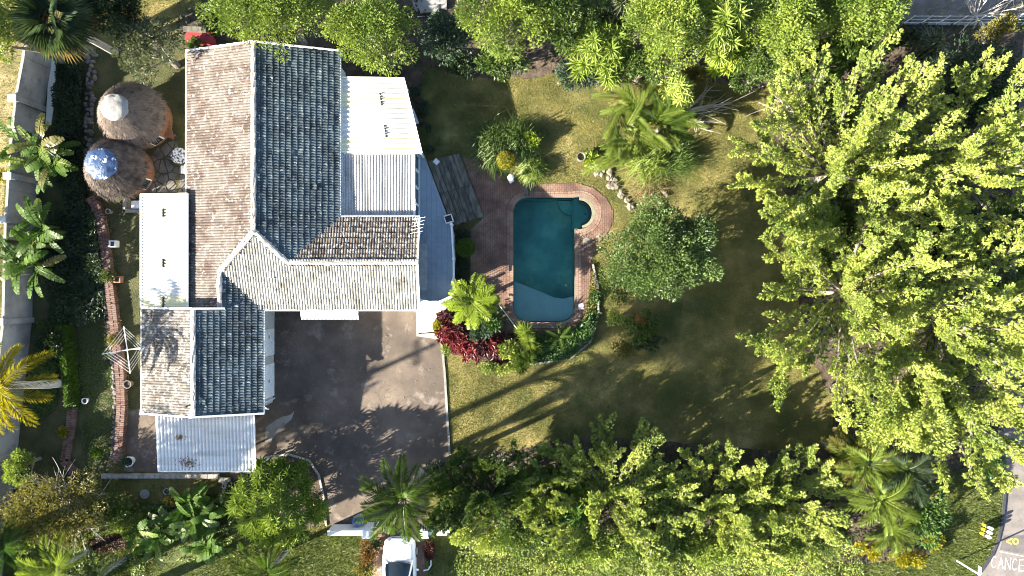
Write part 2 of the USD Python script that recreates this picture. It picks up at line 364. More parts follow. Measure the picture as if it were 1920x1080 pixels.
lf_red = LEAF('leaf_red', [(0, (0.05, 0.008, 0.012)), (0.45, (0.20, 0.02, 0.024)), (0.75, (0.42, 0.05, 0.05)), (1, (0.62, 0.28, 0.24))], 0.25)
lf_wine = LEAF('leaf_wine', [(0, (0.03, 0.01, 0.012)), (0.6, (0.10, 0.022, 0.025)), (1, (0.2, 0.06, 0.05))], 0.2)
lf_rust = LEAF('leaf_rust', [(0, (0.10, 0.06, 0.02)), (0.5, (0.28, 0.11, 0.03)), (1, (0.42, 0.2, 0.07))], 0.25)
lf_orange = LEAF('leaf_orange', [(0, (0.45, 0.08, 0.02)), (1, (0.7, 0.22, 0.03))], 0.25)
lf_fern = LEAF('leaf_fern', [(0, (0.1639, 0.2185, 0.0218)), (0.5, (0.2731, 0.3496, 0.0437)), (1, (0.4151, 0.4698, 0.0874))], 0.3, big=2)
lf_palm = LEAF('leaf_palm', [(0, (0.045, 0.085, 0.014)), (0.5, (0.095, 0.155, 0.028)), (1, (0.19, 0.24, 0.06))], 0.28, rough=0.45, spec=0.35)
lf_palmy = LEAF('leaf_palm_yellow', [(0, (0.204, 0.187, 0.0127)), (0.5, (0.374, 0.3315, 0.0298)), (1, (0.51, 0.442, 0.0765))], 0.3, rough=0.4)
lf_frond = LEAF('leaf_frond', [(0, (0.1342, 0.1879, 0.0336)), (0.5, (0.255, 0.3221, 0.0738)), (1, (0.4294, 0.4563, 0.161))], 0.3)
lf_dry = LEAF('leaf_dry', [(0, (0.16, 0.12, 0.06)), (0.5, (0.30, 0.23, 0.12)), (1, (0.42, 0.35, 0.22))], 0.25)
lf_fan = LEAF('leaf_fan', [(0, (0.04, 0.07, 0.035)), (0.5, (0.11, 0.15, 0.085)), (1, (0.26, 0.29, 0.18))], 0.2, rough=0.35, spec=0.5)
grass_lawn = LEAF('grass_lawn', [(0, (0.0747, 0.0906, 0.0145)), (0.45, (0.2185, 0.2113, 0.0466)), (1, (0.483, 0.4106, 0.1449))], 0.25, big=0.35)
grass_green = LEAF('grass_green', [(0, (0.0619, 0.0857, 0.0142)), (0.5, (0.1428, 0.1714, 0.0334)), (1, (0.2666, 0.257, 0.0762))], 0.25, big=0.7)

# ------------------------------------------------------------ outlines on the ground
pool_main = PL([(963, 371), (1077, 371), (1077, 603), (963, 603)])
pool_body = pool_main.buffer(-0.75).buffer(0.75, quad_segs=8).union(PL([(1000, 371), (1077, 371), (1077, 590), (1000, 590)]))
pool_bay = Point(*W(1086, 399)).buffer(0.86, quad_segs=12).intersection(PL([(1070, 360), (1130, 360), (1130, 440), (1070, 440)]))
pool_p = unary_union([pool_body, pool_bay]).buffer(0.05).buffer(-0.05).simplify(0.01)
deck_p = PL([(852, 292), (905, 298), (945, 338), (985, 345), (1082, 343), (1112, 352), (1136, 370), (1150, 395), (1149, 418), (1138, 440), (1118, 462), (1108, 490), (1106, 560),
             (1095, 592), (1074, 612), (1050, 620), (1008, 620), (970, 606), (946, 578), (925, 545), (896, 530), (882, 512), (882, 430), (905, 408), (868, 300)])
drive_p = PL([(478, 570), (790, 570), (790, 622), (826, 640), (832, 700), (841, 850), (846, 866), (822, 878), (806, 905), (798, 950), (793, 1004), (702, 1004), (690, 985), (612, 985), (607, 930), (598, 890),
              (580, 862), (540, 850), (500, 856), (480, 868), (482, 895), (440, 900), (430, 885), (232, 885), (234, 770), (300, 760), (478, 760)])
brick_drive = PL([(702, 1000), (793, 1000), (797, 1110), (696, 1110)])
road_p = PL([(1872, 812), (1960, 805), (2100, 800), (2100, 1200), (1800, 1200), (1822, 1085), (1838, 1065), (1856, 1040), (1868, 1010), (1876, 975), (1880, 930), (1879, 880), (1876, 840)])
road_top = PL([(1650, -60), (2100, -60), (2100, 45), (1905, 35), (1840, 48), (1700, 38), (1650, 20)])
patio_p = PL([(770, 286), (793, 286), (805, 315), (846, 424), (852, 440), (853, 480), (850, 545), (842, 560), (790, 572), (770, 572)], 0.6)
house_p = Polygon([(-16.0, 11.5), (-8.9, 11.5), (-8.9, 3.3), (-5.0, 3.3), (-5.0, -0.85), (-12.7, -0.85), (-12.8, -6.1), (-18.1, -6.1), (-18.1, -1.2), (-16.0, -1.2)])
poolbed_p = rag(PL([(905, 540), (930, 560), (955, 600), (1008, 622), (1060, 622), (1092, 600), (1108, 560), (1110, 500), (1122, 540), (1122, 590), (1108, 640), (1070, 672), (1010, 682), (960, 690), (915, 690), (880, 672), (835, 660), (830, 600), (850, 550), (856, 430), (880, 430), (880, 520)]), 0.12, 3)
leftbed_p = rag(PL([(88, 95), (165, 95), (178, 330), (185, 420), (205, 560), (215, 700), (220, 860), (195, 900), (40, 920), (30, 840), (50, 640), (62, 470), (75, 300)]), 0.15, 5)
topbed_p = rag(PL([(430, -40), (1500, -40), (1660, -30), (1660, 60), (1500, 160), (1400, 170), (1300, 145), (1200, 165), (1090, 160), (1050, 140), (940, 150), (860, 140), (800, 120), (790, 170), (800, 235), (790, 240), (640, 140), (480, 70), (340, 100), (330, 40)]), 0.2, 7)
rightbed_p = rag(PL([(1500, 60), (1640, 40), (1960, 60), (1960, 800), (1870, 820), (1868, 850), (1700, 930), (1560, 880), (1560, 740), (1500, 640), (1480, 400), (1440, 200)]), 0.3, 9)
lowbed_p = rag(PL([(850, 870), (900, 850), (1100, 820), (1300, 830), (1500, 850), (1580, 820), (1690, 860), (1760, 960), (1740, 1040), (1600, 1060), (1500, 1030), (1000, 1040), (860, 1010)]), 0.3, 11)
drivebed_p = rag(PL([(430, 900), (500, 858), (545, 852), (580, 864), (600, 895), (606, 940), (600, 985), (540, 990), (440, 975)]), 0.1, 13)
verge_p = rag(PL([(1480, 1020), (1560, 1060), (1700, 1050), (1770, 960), (1760, 900), (1868, 850), (1879, 880), (1880, 930), (1876, 975), (1868, 1010), (1856, 1040), (1838, 1065), (1810, 1130), (1300, 1140), (860, 1140), (800, 1120), (806, 1004), (870, 1010), (1000, 1040)]), 0.05, 15)
front_p = rag(PL([(-60, 960), (100, 940), (430, 985), (600, 1000), (700, 1004), (696, 1140), (-60, 1140)]), 0.1, 17)
neigh_p = PL([(-200, -200), (42, 60), (46, 100), (30, 200), (10, 330), (-20, 700), (-60, 1000), (-200, 1200)])
westlawn_p = PL([(180, 90), (345, 60), (345, 360), (262, 370), (262, 770), (234, 780), (222, 640), (205, 460), (190, 380), (175, 300)])

g = MB().prism(sbox(-160, -130, 160, 130).difference(pool_p), 0, 0)
single('lawn', g, lawn_m, kind='structure')
LAYER = 0.004
for nm, p, m, z in (('garden_soil', leftbed_p, garden_m, 1), ('garden_soil', topbed_p, soil, 1), ('garden_soil', rightbed_p, soil, 1), ('garden_soil', lowbed_p, soil, 1),
                    ('garden_soil', poolbed_p.difference(deck_p), soil, 1), ('garden_soil', drivebed_p.difference(drive_p), soil, 1), ('grass_verge', verge_p.difference(road_p).difference(lowbed_p), green_m, 2),
                    ('front_lawn', front_p.difference(drive_p).difference(brick_drive), green_m, 2), ('neighbour_lawn', neigh_p.difference(front_p), dry_m, 1), ('garden_ground', westlawn_p, garden_m, 2)):
    single(nm, MB().prism(p, z * LAYER, z * LAYER), m, kind='structure')
drv = single('driveway', MB().prism(drive_p, 0.0, 0.016), asphalt, kind='structure')
# pale patch of worn concrete beside the garage
crk = MB(); rgc = np.random.default_rng(15)
for k in range(9):
    p0 = W(rgc.uniform(520, 820), rgc.uniform(600, 840)); a0 = rgc.uniform(0, 6.28); pts_ = [p0]
    for q in range(9):
        a0 += rgc.normal(0, 0.45); pts_.append(pts_[-1] + 0.22 * np.array([math.cos(a0), math.sin(a0)]))
    crk.prism(LineString(pts_).buffer(0.006).intersection(drive_p), 0.0185 + 0.0003 * k, 0.0185 + 0.0003 * k)
single('driveway_cracks', crk, darkpaint, kind='structure')
single('driveway_patch', MB().prism(rag(PL([(498, 800), (518, 786), (542, 778), (552, 770), (545, 786), (530, 802), (512, 822), (498, 828)]), 0.08, 21, 0.12), 0.0, 0.020), concrete, kind='structure')
road = single('road', MB().prism(road_p.union(PL([(1872, 812), (1960, 805), (1960, -60), (1930, -60), (1900, 300)])), 0.0, 0.012), road_m, kind='structure')
single('upper_road', MB().prism(road_top, 0, 0.014), road_m, kind='structure')
single('road_patch', MB().prism(rag(PL([(1882, 1005), (1960, 1003), (1960, 1042), (1900, 1036), (1874, 1030)]), 0.05, 22, 0.1), 0.012, 0.016), patch_m, kind='structure')

# kerbs
def strip(pts, w, z0, z1, h=0.0):
    return LineString([W(x, y, h) for x, y in pts]).buffer(w / 2, cap_style='flat', join_style='mitre')
single('driveway_kerb', MB().prism(strip([(828, 640), (834, 700), (843, 852)], 0.12, 0, 0), 0.0, 0.07), concrete, kind='structure')
single('road_kerb', MB().prism(strip([(1874, 815), (1878, 845), (1881, 880), (1882, 930), (1878, 975), (1870, 1010), (1858, 1040), (1840, 1066), (1815, 1100)], 0.14, 0, 0), 0.0, 0.10), darkpaint, kind='structure')
single('bed_kerb', MB().prism(strip([(478, 866), (500, 857), (540, 851), (580, 863), (598, 890), (607, 930), (612, 985)], 0.1, 0, 0), 0, 0.09), stone_m, kind='structure')

# chalk and paint on the road
def stroke(mb, pts, w, z):
    for a, b in zip(pts, pts[1:]):
        p = LineString([a, b]).buffer(w / 2, cap_style='round', quad_segs=2)
        mb.prism(p, z, z)
    return mb
def letters(word, x0, y0, hgt, adv, z, w, slope=0.0):
    arc = lambda a0, a1, n=9: [(0.5 + 0.5 * math.cos(t), 0.5 + 0.5 * math.sin(t)) for t in np.linspace(math.radians(a0), math.radians(a1), n)]
    G = {'C': [arc(50, 310)], 'A': [[(0, 0), (0.5, 1), (1, 0)], [(0.2, 0.38), (0.8, 0.38)]], 'N': [[(0, 0), (0, 1), (1, 0), (1, 1)]], 'E': [[(0.9, 1), (0, 1), (0, 0), (0.9, 0)], [(0, 0.5), (0.8, 0.5)]]}
    mb = MB(); zz = z
    for i, ch in enumerate(word):
        for s in G[ch]:
            for a, b in zip(s, s[1:]):
                zz += 0.00012
                q = [np.array([x0 + i * adv + p[0] * adv * 0.72 + 0.08 * p[1] * hgt, y0 - slope * i * adv + p[1] * hgt]) for p in (a, b)]
                mb.prism(LineString(q).buffer(w / 2, quad_segs=2), zz, zz)
    return mb
x0, y0 = W(1858, 1064)
single('chalk_lettering', letters('CANCE', x0, y0, 0.60, 0.37, 0.0175, 0.042, 0.12), chalk, 'white hand chalked capital letters on the grey road', 'lettering')
mk = MB(); z = 0.0175
c0 = W(1887, 1015)
for a, b in (((0.28, 0.15), (0, 0)), ((0, 0), (0.26, -0.13))):
    z += 0.0002; mk.prism(LineString([c0 + a, c0 + b]).buffer(0.035), z, z)
ring = Point(*W(1904, 1015)).buffer(0.17).difference(Point(*W(1904, 1015)).buffer(0.09))
mk.prism(ring, 0.0185, 0.0185)
single('yellow_road_mark', mk, yellowmark, 'yellow arrowhead and ring sprayed on the dark road patch', 'road mark')
single('chalk_line', MB().prism(strip([(1874, 1034), (1935, 1046)], 0.04, 0, 0), 0.0175, 0.0175), chalk, 'thin white line along the lower edge of the road patch', 'road mark')

# ------------------------------------------------------------ the house
TP = 0.344
HE = 2.6
Xw, Xe, Xr = -16.18, -8.65, -12.415
Yn0 = 11.78
Yn, Ys, Ywr = 3.49, -1.04, 1.225
Xe2, Xr2 = -12.46, -14.32
Xgw, Xg = -18.41, -15.435
Xea = W(784, 0, 2.9)[0]
Ygs, Ygb = -1.06, -6.2
zr = HE + TP * (Xr - Xw)
zr2 = HE + TP * (Xr2 - Xw)
zwr = HE + TP * (Ywr - Ys)
Yj = Ys + (zr - HE) / TP
Yk = Ys + (zr2 - HE) / TP
Xv = Xe - (zwr - HE) / TP
zg = HE + TP * (Xe2 - Xg)
house = thing('house', 'long tiled bungalow with L shaped brown and pale roof above the asphalt yard', 'house', (-12.4, 3.0, 0))
faces = {
    'W': (Polygon([(Xw, Yn0), (Xr, Yn0), (Xr, Yj), (Xr2, Yk), (Xr2, Ygs), (Xw, Ygs)]), (Xw, 0), (1, 0), tile_w),
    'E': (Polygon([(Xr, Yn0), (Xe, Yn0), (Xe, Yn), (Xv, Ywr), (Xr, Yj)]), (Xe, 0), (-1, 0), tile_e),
    'S': (Polygon([(Xr, Yj), (Xv, Ywr), (Xea, Ywr), (Xea, Ys), (Xe2, Ys), (Xr2, Yk)]), (0, Ys), (0, 1), tile_s),
    'N': (Polygon([(Xv, Ywr), (Xe, Yn), (Xea, Yn), (Xea, Ywr)]), (0, Yn), (0, -1), tile_n),
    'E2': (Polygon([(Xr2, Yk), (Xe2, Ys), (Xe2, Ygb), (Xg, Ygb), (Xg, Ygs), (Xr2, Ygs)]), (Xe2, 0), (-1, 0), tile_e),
    'GW': (Polygon([(Xgw, Ygs), (Xg, Ygs), (Xg, Ygb), (Xgw, Ygb)]), (Xgw, 0), (1, 0), tile_g)}
TW, TG, NS = 0.27, 0.272, 11
rng = np.random.default_rng(4)
us = np.linspace(0, 1, NS)
hprof = 0.036 * np.abs(np.sin(2 * np.pi * us)) ** 0.75
roofdeck, all_tiles = MB(), []
for key, (poly, E, d, m) in faces.items():
    d, E = np.array(d, float), np.array(E, float)
    u = np.array([-d[1], d[0]])
    c = np.array(poly.exterior.coords)[:-1]
    zt = HE + TP * ((c - E) @ d)
    v, f = trimesh.creation.triangulate_polygon(poly, engine='earcut')
    v = np.asarray(v); zv = HE + TP * ((v - E) @ d)
    f = np.asarray(f)
    e1, e2 = v[f[:, 1]] - v[f[:, 0]], v[f[:, 2]] - v[f[:, 0]]
    fl = e1[:, 0] * e2[:, 1] - e1[:, 1] * e2[:, 0] < 0
    f[fl] = f[fl][:, ::-1]
    roofdeck.add(np.c_[v, zv - 0.02], f).add(np.c_[v, zv - 0.16], f[:, ::-1])
    n = len(c); i = np.arange(n); j = (i + 1) % n
    roofdeck.add(np.r_[np.c_[c, zt - 0.16], np.c_[c, zt - 0.02]], np.stack([i, j, j + n, i + n], 1))
    su, sd = (c @ u), ((c - E) @ d)
    cols = np.arange(math.floor(su.min() / TW), math.ceil(su.max() / TW))
    rows = np.arange(0, math.ceil(sd.max() / TG) + 1)
    cc, rr = np.meshgrid(cols, rows, indexing='ij')
    pu, pd = cc.ravel() * TW, rr.ravel() * TG - 0.05
    cen = (pu + TW / 2)[:, None] * u + E * np.abs(d) + (pd + TG / 2)[:, None] * d
    keep = shapely.contains_xy(poly.buffer(0.045), cen[:, 0], cen[:, 1])
    pu, pd = pu[keep], pd[keep]
    k = len(pu)
    jit = rng.normal(0, 0.006, (k, 4)) * (1 + 3 * (rng.random((k, 1)) < 0.03))
    tv = np.zeros((k, 3, NS, 3))
    for r_, (off, dz) in enumerate(((-0.0, -0.03), (0.0, 0.056), (TG + 0.03, 0.006))):
        uu = pu[:, None] + us[None] * TW * 1.0
        dd = (pd + off + jit[:, 0])[:, None] + 0 * uu
        xy = uu[..., None] * u + (E * np.abs(d)) + dd[..., None] * d
        zz = HE + TP * dd + dz + (hprof if r_ else hprof * 0.2) + jit[:, 1 if r_ < 2 else 2][:, None]
        tv[:, r_, :, :2], tv[:, r_, :, 2] = xy, zz
    a = np.arange(NS - 1)
    q = np.vstack([np.stack([r_ * NS + a, r_ * NS + a + 1, (r_ + 1) * NS + a + 1, (r_ + 1) * NS + a], 1) for r_ in (0, 1)])
    if np.cross(np.r_[u, 0], np.r_[d, 0])[2] < 0:
        q = q[:, ::-1]
    dist = np.linalg.norm(tv.reshape(k, -1, 3).mean(1)[:, :2], axis=1)
    all_tiles += [(dist[t_], key, tv[t_].reshape(-1, 3)) for t_ in range(k)]
    faces[key] = (*faces[key], q)
roof = part(house, 'roof', roofdeck, deck_m)
all_tiles.sort(key=lambda t_: t_[0])
for _, key, v in all_tiles[:300]:
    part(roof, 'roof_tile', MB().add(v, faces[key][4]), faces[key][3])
for key in faces:
    mb = MB()
    vs = [v for _, kk, v in all_tiles[300:] if kk == key]
    if vs:
        nv = NS * 3
        ff = np.vstack([faces[key][4] + i_ * nv for i_ in range(len(vs))])
        mb.add(np.vstack(vs), ff)
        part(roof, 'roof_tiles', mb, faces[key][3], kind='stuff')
def caps(a, b, r=0.13, step=0.36, drop=0.0):
    a, b = np.array(a, float), np.array(b, float)
    L = np.linalg.norm(b - a); n = max(1, int(round(L / step)))
    d = (b - a) / L; s = unit(np.cross(d, [0, 0, 1.0])); up = np.cross(s, d)
    ang = np.linspace(-1.35, 1.35, 7)
    for i in range(n):
        p0, p1 = a + d * (L * i / n - 0.02), a + d * (L * (i + 1) / n)
        v = []
        for p, rr in ((p0, r * 1.08), (p1, r * 0.95)):
            for t_ in ang:
                v.append(p + s * math.sin(t_) * rr + up * (math.cos(t_) * rr * 0.62 + 0.0) + rng.normal(0, 0.009, 3))
        k = len(ang); jx = np.arange(k - 1)
        mb = MB().add(v, np.stack([jx, jx + 1, jx + 1 + k, jx + k], 1))
        mb.add(np.array(v)[:k], [[0, t_ + 1, t_] for t_ in range(1, k - 1)])
        part(roof, 'ridge_tile', mb, ridge_m)
caps((Xr, Yn0, zr + 0.02), (Xr, Yj, zr + 0.02))
caps((Xr, Yj, zr + 0.02), (Xr2, Yk, zr2 + 0.02), 0.14)
caps((Xr, Yj, zr + 0.02), (Xv, Ywr, zwr + 0.02), 0.14)
caps((Xv, Ywr, zwr + 0.02), (Xea, Ywr, zwr + 0.02))
caps((Xr2, Yk, zr2 + 0.02), (Xr2, Ygs + 0.1, zr2 + 0.02))
caps((Xg, Ygs, zg + 0.02), (Xg, Ygb, zg + 0.02))
def fascia(*pts, w=0.1, h=0.16, name='fascia'):
    for a, b in zip(pts, pts[1:]):
        part(house, name, MB().beam(a, b, w, h), white)
e = 0.05
fascia((Xw - e, Yn0 + e, HE), (Xr, Yn0 + e, zr + 0.05), w=0.08); fascia((Xr, Yn0 + e, zr + 0.05), (Xe + e, Yn0 + e, HE), w=0.08)
fascia((Xw - 0.06, Yn0, HE - 0.02), (Xw - 0.06, Ygs + 0.2, HE - 0.02), w=0.1, h=0.1, name='gutter')
fascia((Xe + 0.06, Yn0, HE - 0.02), (Xe + 0.06, Yn + 0.1, HE - 0.02), w=0.1, h=0.1, name='gutter')
fascia((Xe + 0.06, Yn + 0.06, HE - 0.02), (Xea + 0.05, Yn + 0.06, HE - 0.02), w=0.1, h=0.1, name='gutter')
fascia((Xe2 + 0.05, Ys - 0.06, HE - 0.02), (Xea + 0.05, Ys - 0.06, HE - 0.02), w=0.1, h=0.1, name='gutter')
fascia((Xe2 + 0.06, Ys - 0.1, HE - 0.02), (Xe2 + 0.06, Ygb - 0.05, HE - 0.02), w=0.1, h=0.1, name='gutter')
fascia((Xgw - 0.06, Ygs, HE - 0.02), (Xgw - 0.06, Ygb, HE - 0.02), w=0.1, h=0.1, name='gutter')
fascia((Xea + 0.04, Ys, HE + 0.02), (Xea + 0.04, Ywr, zwr + 0.04), w=0.07); fascia((Xea + 0.04, Ywr, zwr + 0.04), (Xea + 0.04, Yn, HE + 0.02), w=0.07)
fascia((Xgw - 0.1, Ygb - 0.05, HE + 0.0), (Xg, Ygb - 0.05, zg + 0.04), w=0.09); fascia((Xg, Ygb - 0.05, zg + 0.04), (Xe2 + 0.1, Ygb - 0.05, HE), w=0.09)
fascia((Xgw, Ygs + 0.06, HE + 0.02), (Xg, Ygs + 0.06, zg + 0.07), w=0.09); fascia((Xg, Ygs + 0.06, zg + 0.07), (Xr2 + 0.25, Ygs + 0.06, zr2 + 0.02), w=0.09)
# walls under the eaves, gable pieces up to the slopes
wl = MB()
for p, z1 in ((house_p, 2.44),):
    wl.prism(p, 0, z1)
def gable(x0, x1, y, xm, ztop, th=0.12):
    v = [(x0, y, 2.44), (x1, y, 2.44), (xm, y, ztop), (x0, y + th, 2.44), (x1, y + th, 2.44), (xm, y + th, ztop)]
    wl.add(v, [[0, 1, 2], [5, 4, 3]]).add(v, [[0, 3, 4, 1], [1, 4, 5, 2], [2, 5, 3, 0]])
gable(-16.0, -8.9, 11.38, Xr, zr - 0.2)
gable(-18.1, -12.8, Ygs - 0.02, Xg, zg - 0.12)
gable(-18.1, -12.8, -6.1, Xg, zg - 0.12)
part(house, 'wall', wl, wallp)
# garage doors in the east wall, white awning over the kitchen door, glazing on the patio side
for y0_, y1_ in ((-1.6, -3.55), (-4.0, -5.75)):
    dr = MB()
    for k in range(5):
        dr.box((-12.76, (y0_ + y1_) / 2, 0.22 + 0.44 * k), (0.07, abs(y1_ - y0_), 0.42))
    dp = part(house, 'garage_door', dr, white)
    part(dp, 'handle', MB().box((-12.71, (y0_ + y1_) / 2, 0.9), (0.05, 0.16, 0.03)), darkpaint)
for k in range(4):
    ya, yb = 3.45 + k * 0.87, 3.45 + k * 0.87 + 0.82
    fr = MB()
    for yy in (ya, yb):
        fr.box((-4.9, yy, 1.45), (0.06, 0.06, 1.7))
    fr.box((-4.9, (ya + yb) / 2, 0.63), (0.06, yb - ya, 0.06)).box((-4.9, (ya + yb) / 2, 2.27), (0.06, yb - ya, 0.06))
    wn = part(house, 'window', fr, white)
    part(wn, 'pane', MB().box((-4.9, (ya + yb) / 2, 1.45), (0.012, yb - ya - 0.06, 1.58)), pane_m)
aw = MB()
ax0, ax1 = W(564, 0, 2.3)[0], W(671, 0, 2.3)[0]
ay0, ay1 = -0.9, W(0, 599, 2.2)[1]
n = 61
xs = np.linspace(ax0, ax1, n)
zw = 0.022 * np.sin(np.arange(n) * np.pi / 2)
v = [(x, y, z_ + zz) for y, z_ in ((ay0, 2.42), (ay1, 2.2)) for x, zz in zip(xs, zw)]
j = np.arange(n - 1)
aw.add(v, np.stack([j, j + n, j + n + 1, j + 1], 1))
aw.beam((ax0, ay0, 2.36), (ax0, ay1, 2.14), 0.04, 0.06).beam((ax1, ay0, 2.36), (ax1, ay1, 2.14), 0.04, 0.06)
part(house, 'awning', aw, white, 'white corrugated awning over the yard door')
for yy in (Ygb - 0.1,):
    part(house, 'downpipe', MB().tube([(Xe2 + 0.06, yy + 0.25, 2.5), (Xe2 + 0.22, yy + 0.2, 2.35), (Xe2 - 0.25, yy + 0.4, 2.2), (Xe2 - 0.25, yy + 0.4, 0)], 0.04), white)
vt = MB().tube([(Xg + -0.35, Ygb + 0.45, zg - 0.2), (Xg - 0.35, Ygb + 0.45, zg + 0.12)], 0.045, 8)
part(house, 'vent_pipe', vt, darkpaint)

# television antenna on the gable
an = thing('antenna', 'thin white television antenna on the end of the house gable', 'antenna', W3(786, 425, 3.0))
ax, ay = W(785, 424, 3.2)
part(an, 'mast', MB().tube([(ax, ay, 2.7), (ax, ay, 3.7)], 0.025), galv)
part(an, 'boom', MB().tube([(ax - 0.1, ay + 0.45, 3.6), (ax + 0.12, ay - 0.4, 3.6)], 0.022), galv)
for k in range(5):
    t_ = -0.35 + 0.17 * k
    part(an, 'rod', MB().tube([(ax - 0.3 - t_ * 0.2, ay - t_ - 0.06, 3.6), (ax + 0.3 - t_ * 0.2, ay - t_ + 0.06, 3.6)], 0.012), galv)


# ------------------------------------------------------------ corrugated lean-to roofs
def sheet_roof(name, label, corners, zs, ribs_along, pitch, sheet_w, mats, clear=(), posts=(), depth=0.045, vents=()):
    """corners: four plan points A B C D (A-B and D-C run along the ribs). zs: their heights. Sheets lie side by side from A to D."""
    A, B, C, D = [np.array(c, float) for c in corners]
    zA, zB, zC, zD = zs
    base = ((A + B + C + D) / 4)
    t = thing(name, label, 'carport', (base[0], base[1], 0))
    Ltot = max(np.linalg.norm(D - A), np.linalg.norm(C - B))
    ns = max(1, int(round(Ltot / sheet_w)))
    def at(s, r):
        p = (A * (1 - s) + D * s) * (1 - r) + (B * (1 - s) + C * s) * r
        z_ = (zA * (1 - s) + zD * s) * (1 - r) + (zB * (1 - s) + zC * s) * r
        return p, z_
    nr = max(2, int(round(Ltot / ns / pitch)))
    for i in range(ns):
        ss = np.linspace(i / ns, (i + 1) / ns, nr * 4 + 1)
        prof = depth * np.array([0, 1, 1, 0] * nr + [0])
        lap = 0.004 * (i % 2)
        nl = 4
        v = np.array([[*at(s, r)[0], at(s, r)[1] + pz + lap + 0.003 * math.sin(7 * i + 3 * q)] for q, r in enumerate(np.linspace(0, 1, nl)) for s, pz in zip(ss, prof)])
        k = len(ss); a = np.arange(k - 1)
        q = np.vstack([np.stack([r * k + a, r * k + a + 1, (r + 1) * k + a + 1, (r + 1) * k + a], 1) for r in range(nl - 1)])
        nrm = np.cross(v[q[0][1]] - v[q[0][0]], v[q[0][3]] - v[q[0][0]])
        if nrm[2] < 0:
            q = q[:, ::-1]
        part(t, 'roof_sheet', MB().add(v, q), mats[1] if i in clear else mats[0], 'yellowed translucent roof sheet' if i in clear else None)
    # edge trims and posts
    for (p, z0_), (q, z1_) in ((at(0, 0), at(0, 1)), (at(1, 0), at(1, 1)), (at(0, 1), at(1, 1)), (at(0, 0), at(1, 0))):
        part(t, 'edge_trim', MB().beam((*p, z0_ + 0.0), (*q, z1_ + 0.0), 0.07, 0.10), white)
    for s, r in posts:
        p, z_ = at(s, r)
        part(t, 'post', MB().box((p[0], p[1], z_ / 2 - 0.04), (0.08, 0.08, z_ - 0.08)), white)
    for s0, s1, r in vents:                      # raised scalloped flashing across the clear sheets
        n_ = 5
        for k in range(n_):
            s = s0 + (s1 - s0) * (k + 0.5) / n_
            p, z_ = at(s, r)
            ax_ = np.r_[unit(B - A), 0]
            part(t, 'flashing', MB().sphere((p[0], p[1], z_ + 0.05), 0.07, 1, (0.8, 0.9, 0.7)), darkpaint)
    return t

a_ = W(353, 363, 2.95); b_ = W(267, 363, 2.72)
wy0, wy1 = 4.66, -1.0
wxr, wxl = -16.02, -18.45
sheet_roof('west_carport', 'bright white ribbed lean-to roof on the left side of the house', [(wxr, wy0), (wxl, wy0), (wxl, wy1), (wxr, wy1)], (2.95, 2.72, 2.72, 2.95), 0, 0.155, 0.62, (white_sheet, cream_sheet),
           clear=(1, 5, 8), posts=((0.05, 0.96), (0.5, 0.96), (0.97, 0.96)), vents=((0.13, 0.20, 0.52), (0.57, 0.64, 0.52), (0.9, 0.99, 0.52)))
tr, br = W(757, 146, 2.35), W(791, 287, 2.35)
sheet_roof('patio_roof', 'white ribbed patio roof with slanted side, ribs running across', [(Xe + 0.12, W(0, 146, 2.4)[1]), tr, br, (Xe + 0.12, W(0, 285, 2.4)[1])], (2.45, 2.30, 2.30, 2.45), 0, 0.27, 0.80, (white_sheet, cream_sheet),
           clear=(1, 4), posts=((0.03, 0.97), (0.97, 0.97)), vents=((0.2, 0.38, 0.58), (0.63, 0.8, 0.58)))
y1p, y0p = W(0, 286, 2.3)[1] - 0.06, W(0, 408, 2.3)[1]
sheet_roof('patio_roof', 'greyer square patio roof with fine ribs running down towards the wing', [(Xe + 0.14, y1p), (Xe + 0.14, Yn + 0.16), (W(776, 0, 2.3)[0], Yn + 0.16), (W(777, 0, 2.3)[0], y1p)], (2.32, 2.24, 2.24, 2.32), 0, 0.14, 0.70, (dirty_sheet, cream_sheet), depth=0.06,
           posts=((0.98, 0.04),))
sx0, sx1 = W(295, 0, 2.4)[0], W(477, 0, 2.4)[0]
sy0, sy1 = -6.3, W(0, 883, 2.2)[1]
sheet_roof('garage_carport', 'white ribbed carport roof below the garage gable, half in blue shade', [(sx0, sy0), (sx0, sy1), (sx1, sy1), (sx1, sy0)], (2.48, 2.25, 2.25, 2.48), 0, 0.17, 0.68, (white_sheet, cream_sheet), depth=0.06,
           posts=((0.02, 0.96), (0.5, 0.96), (0.98, 0.96)))
# rusty leaves lying in a heap on that roof
def leaf_quads(P, D, N, L, Wd, fold=0.22, droop=0.0):
    P, D, N = np.asarray(P, float), unit(D), np.asarray(N, float)
    L, Wd = np.broadcast_to(L, (len(P),))[:, None], np.broadcast_to(Wd, (len(P),))[:, None]
    S = unit(np.cross(D, N)); U = np.cross(S, D)
    v = np.stack([P, P + D * L * 0.45 + S * Wd / 2 + U * fold * Wd, P + D * L - U * droop * L, P + D * L * 0.45 - S * Wd / 2 + U * fold * Wd], 1).reshape(-1, 3)
    i = np.arange(len(P)) * 4
    return v, np.vstack([np.stack([i, i + 1, i + 2], 1), np.stack([i, i + 2, i + 3], 1)])

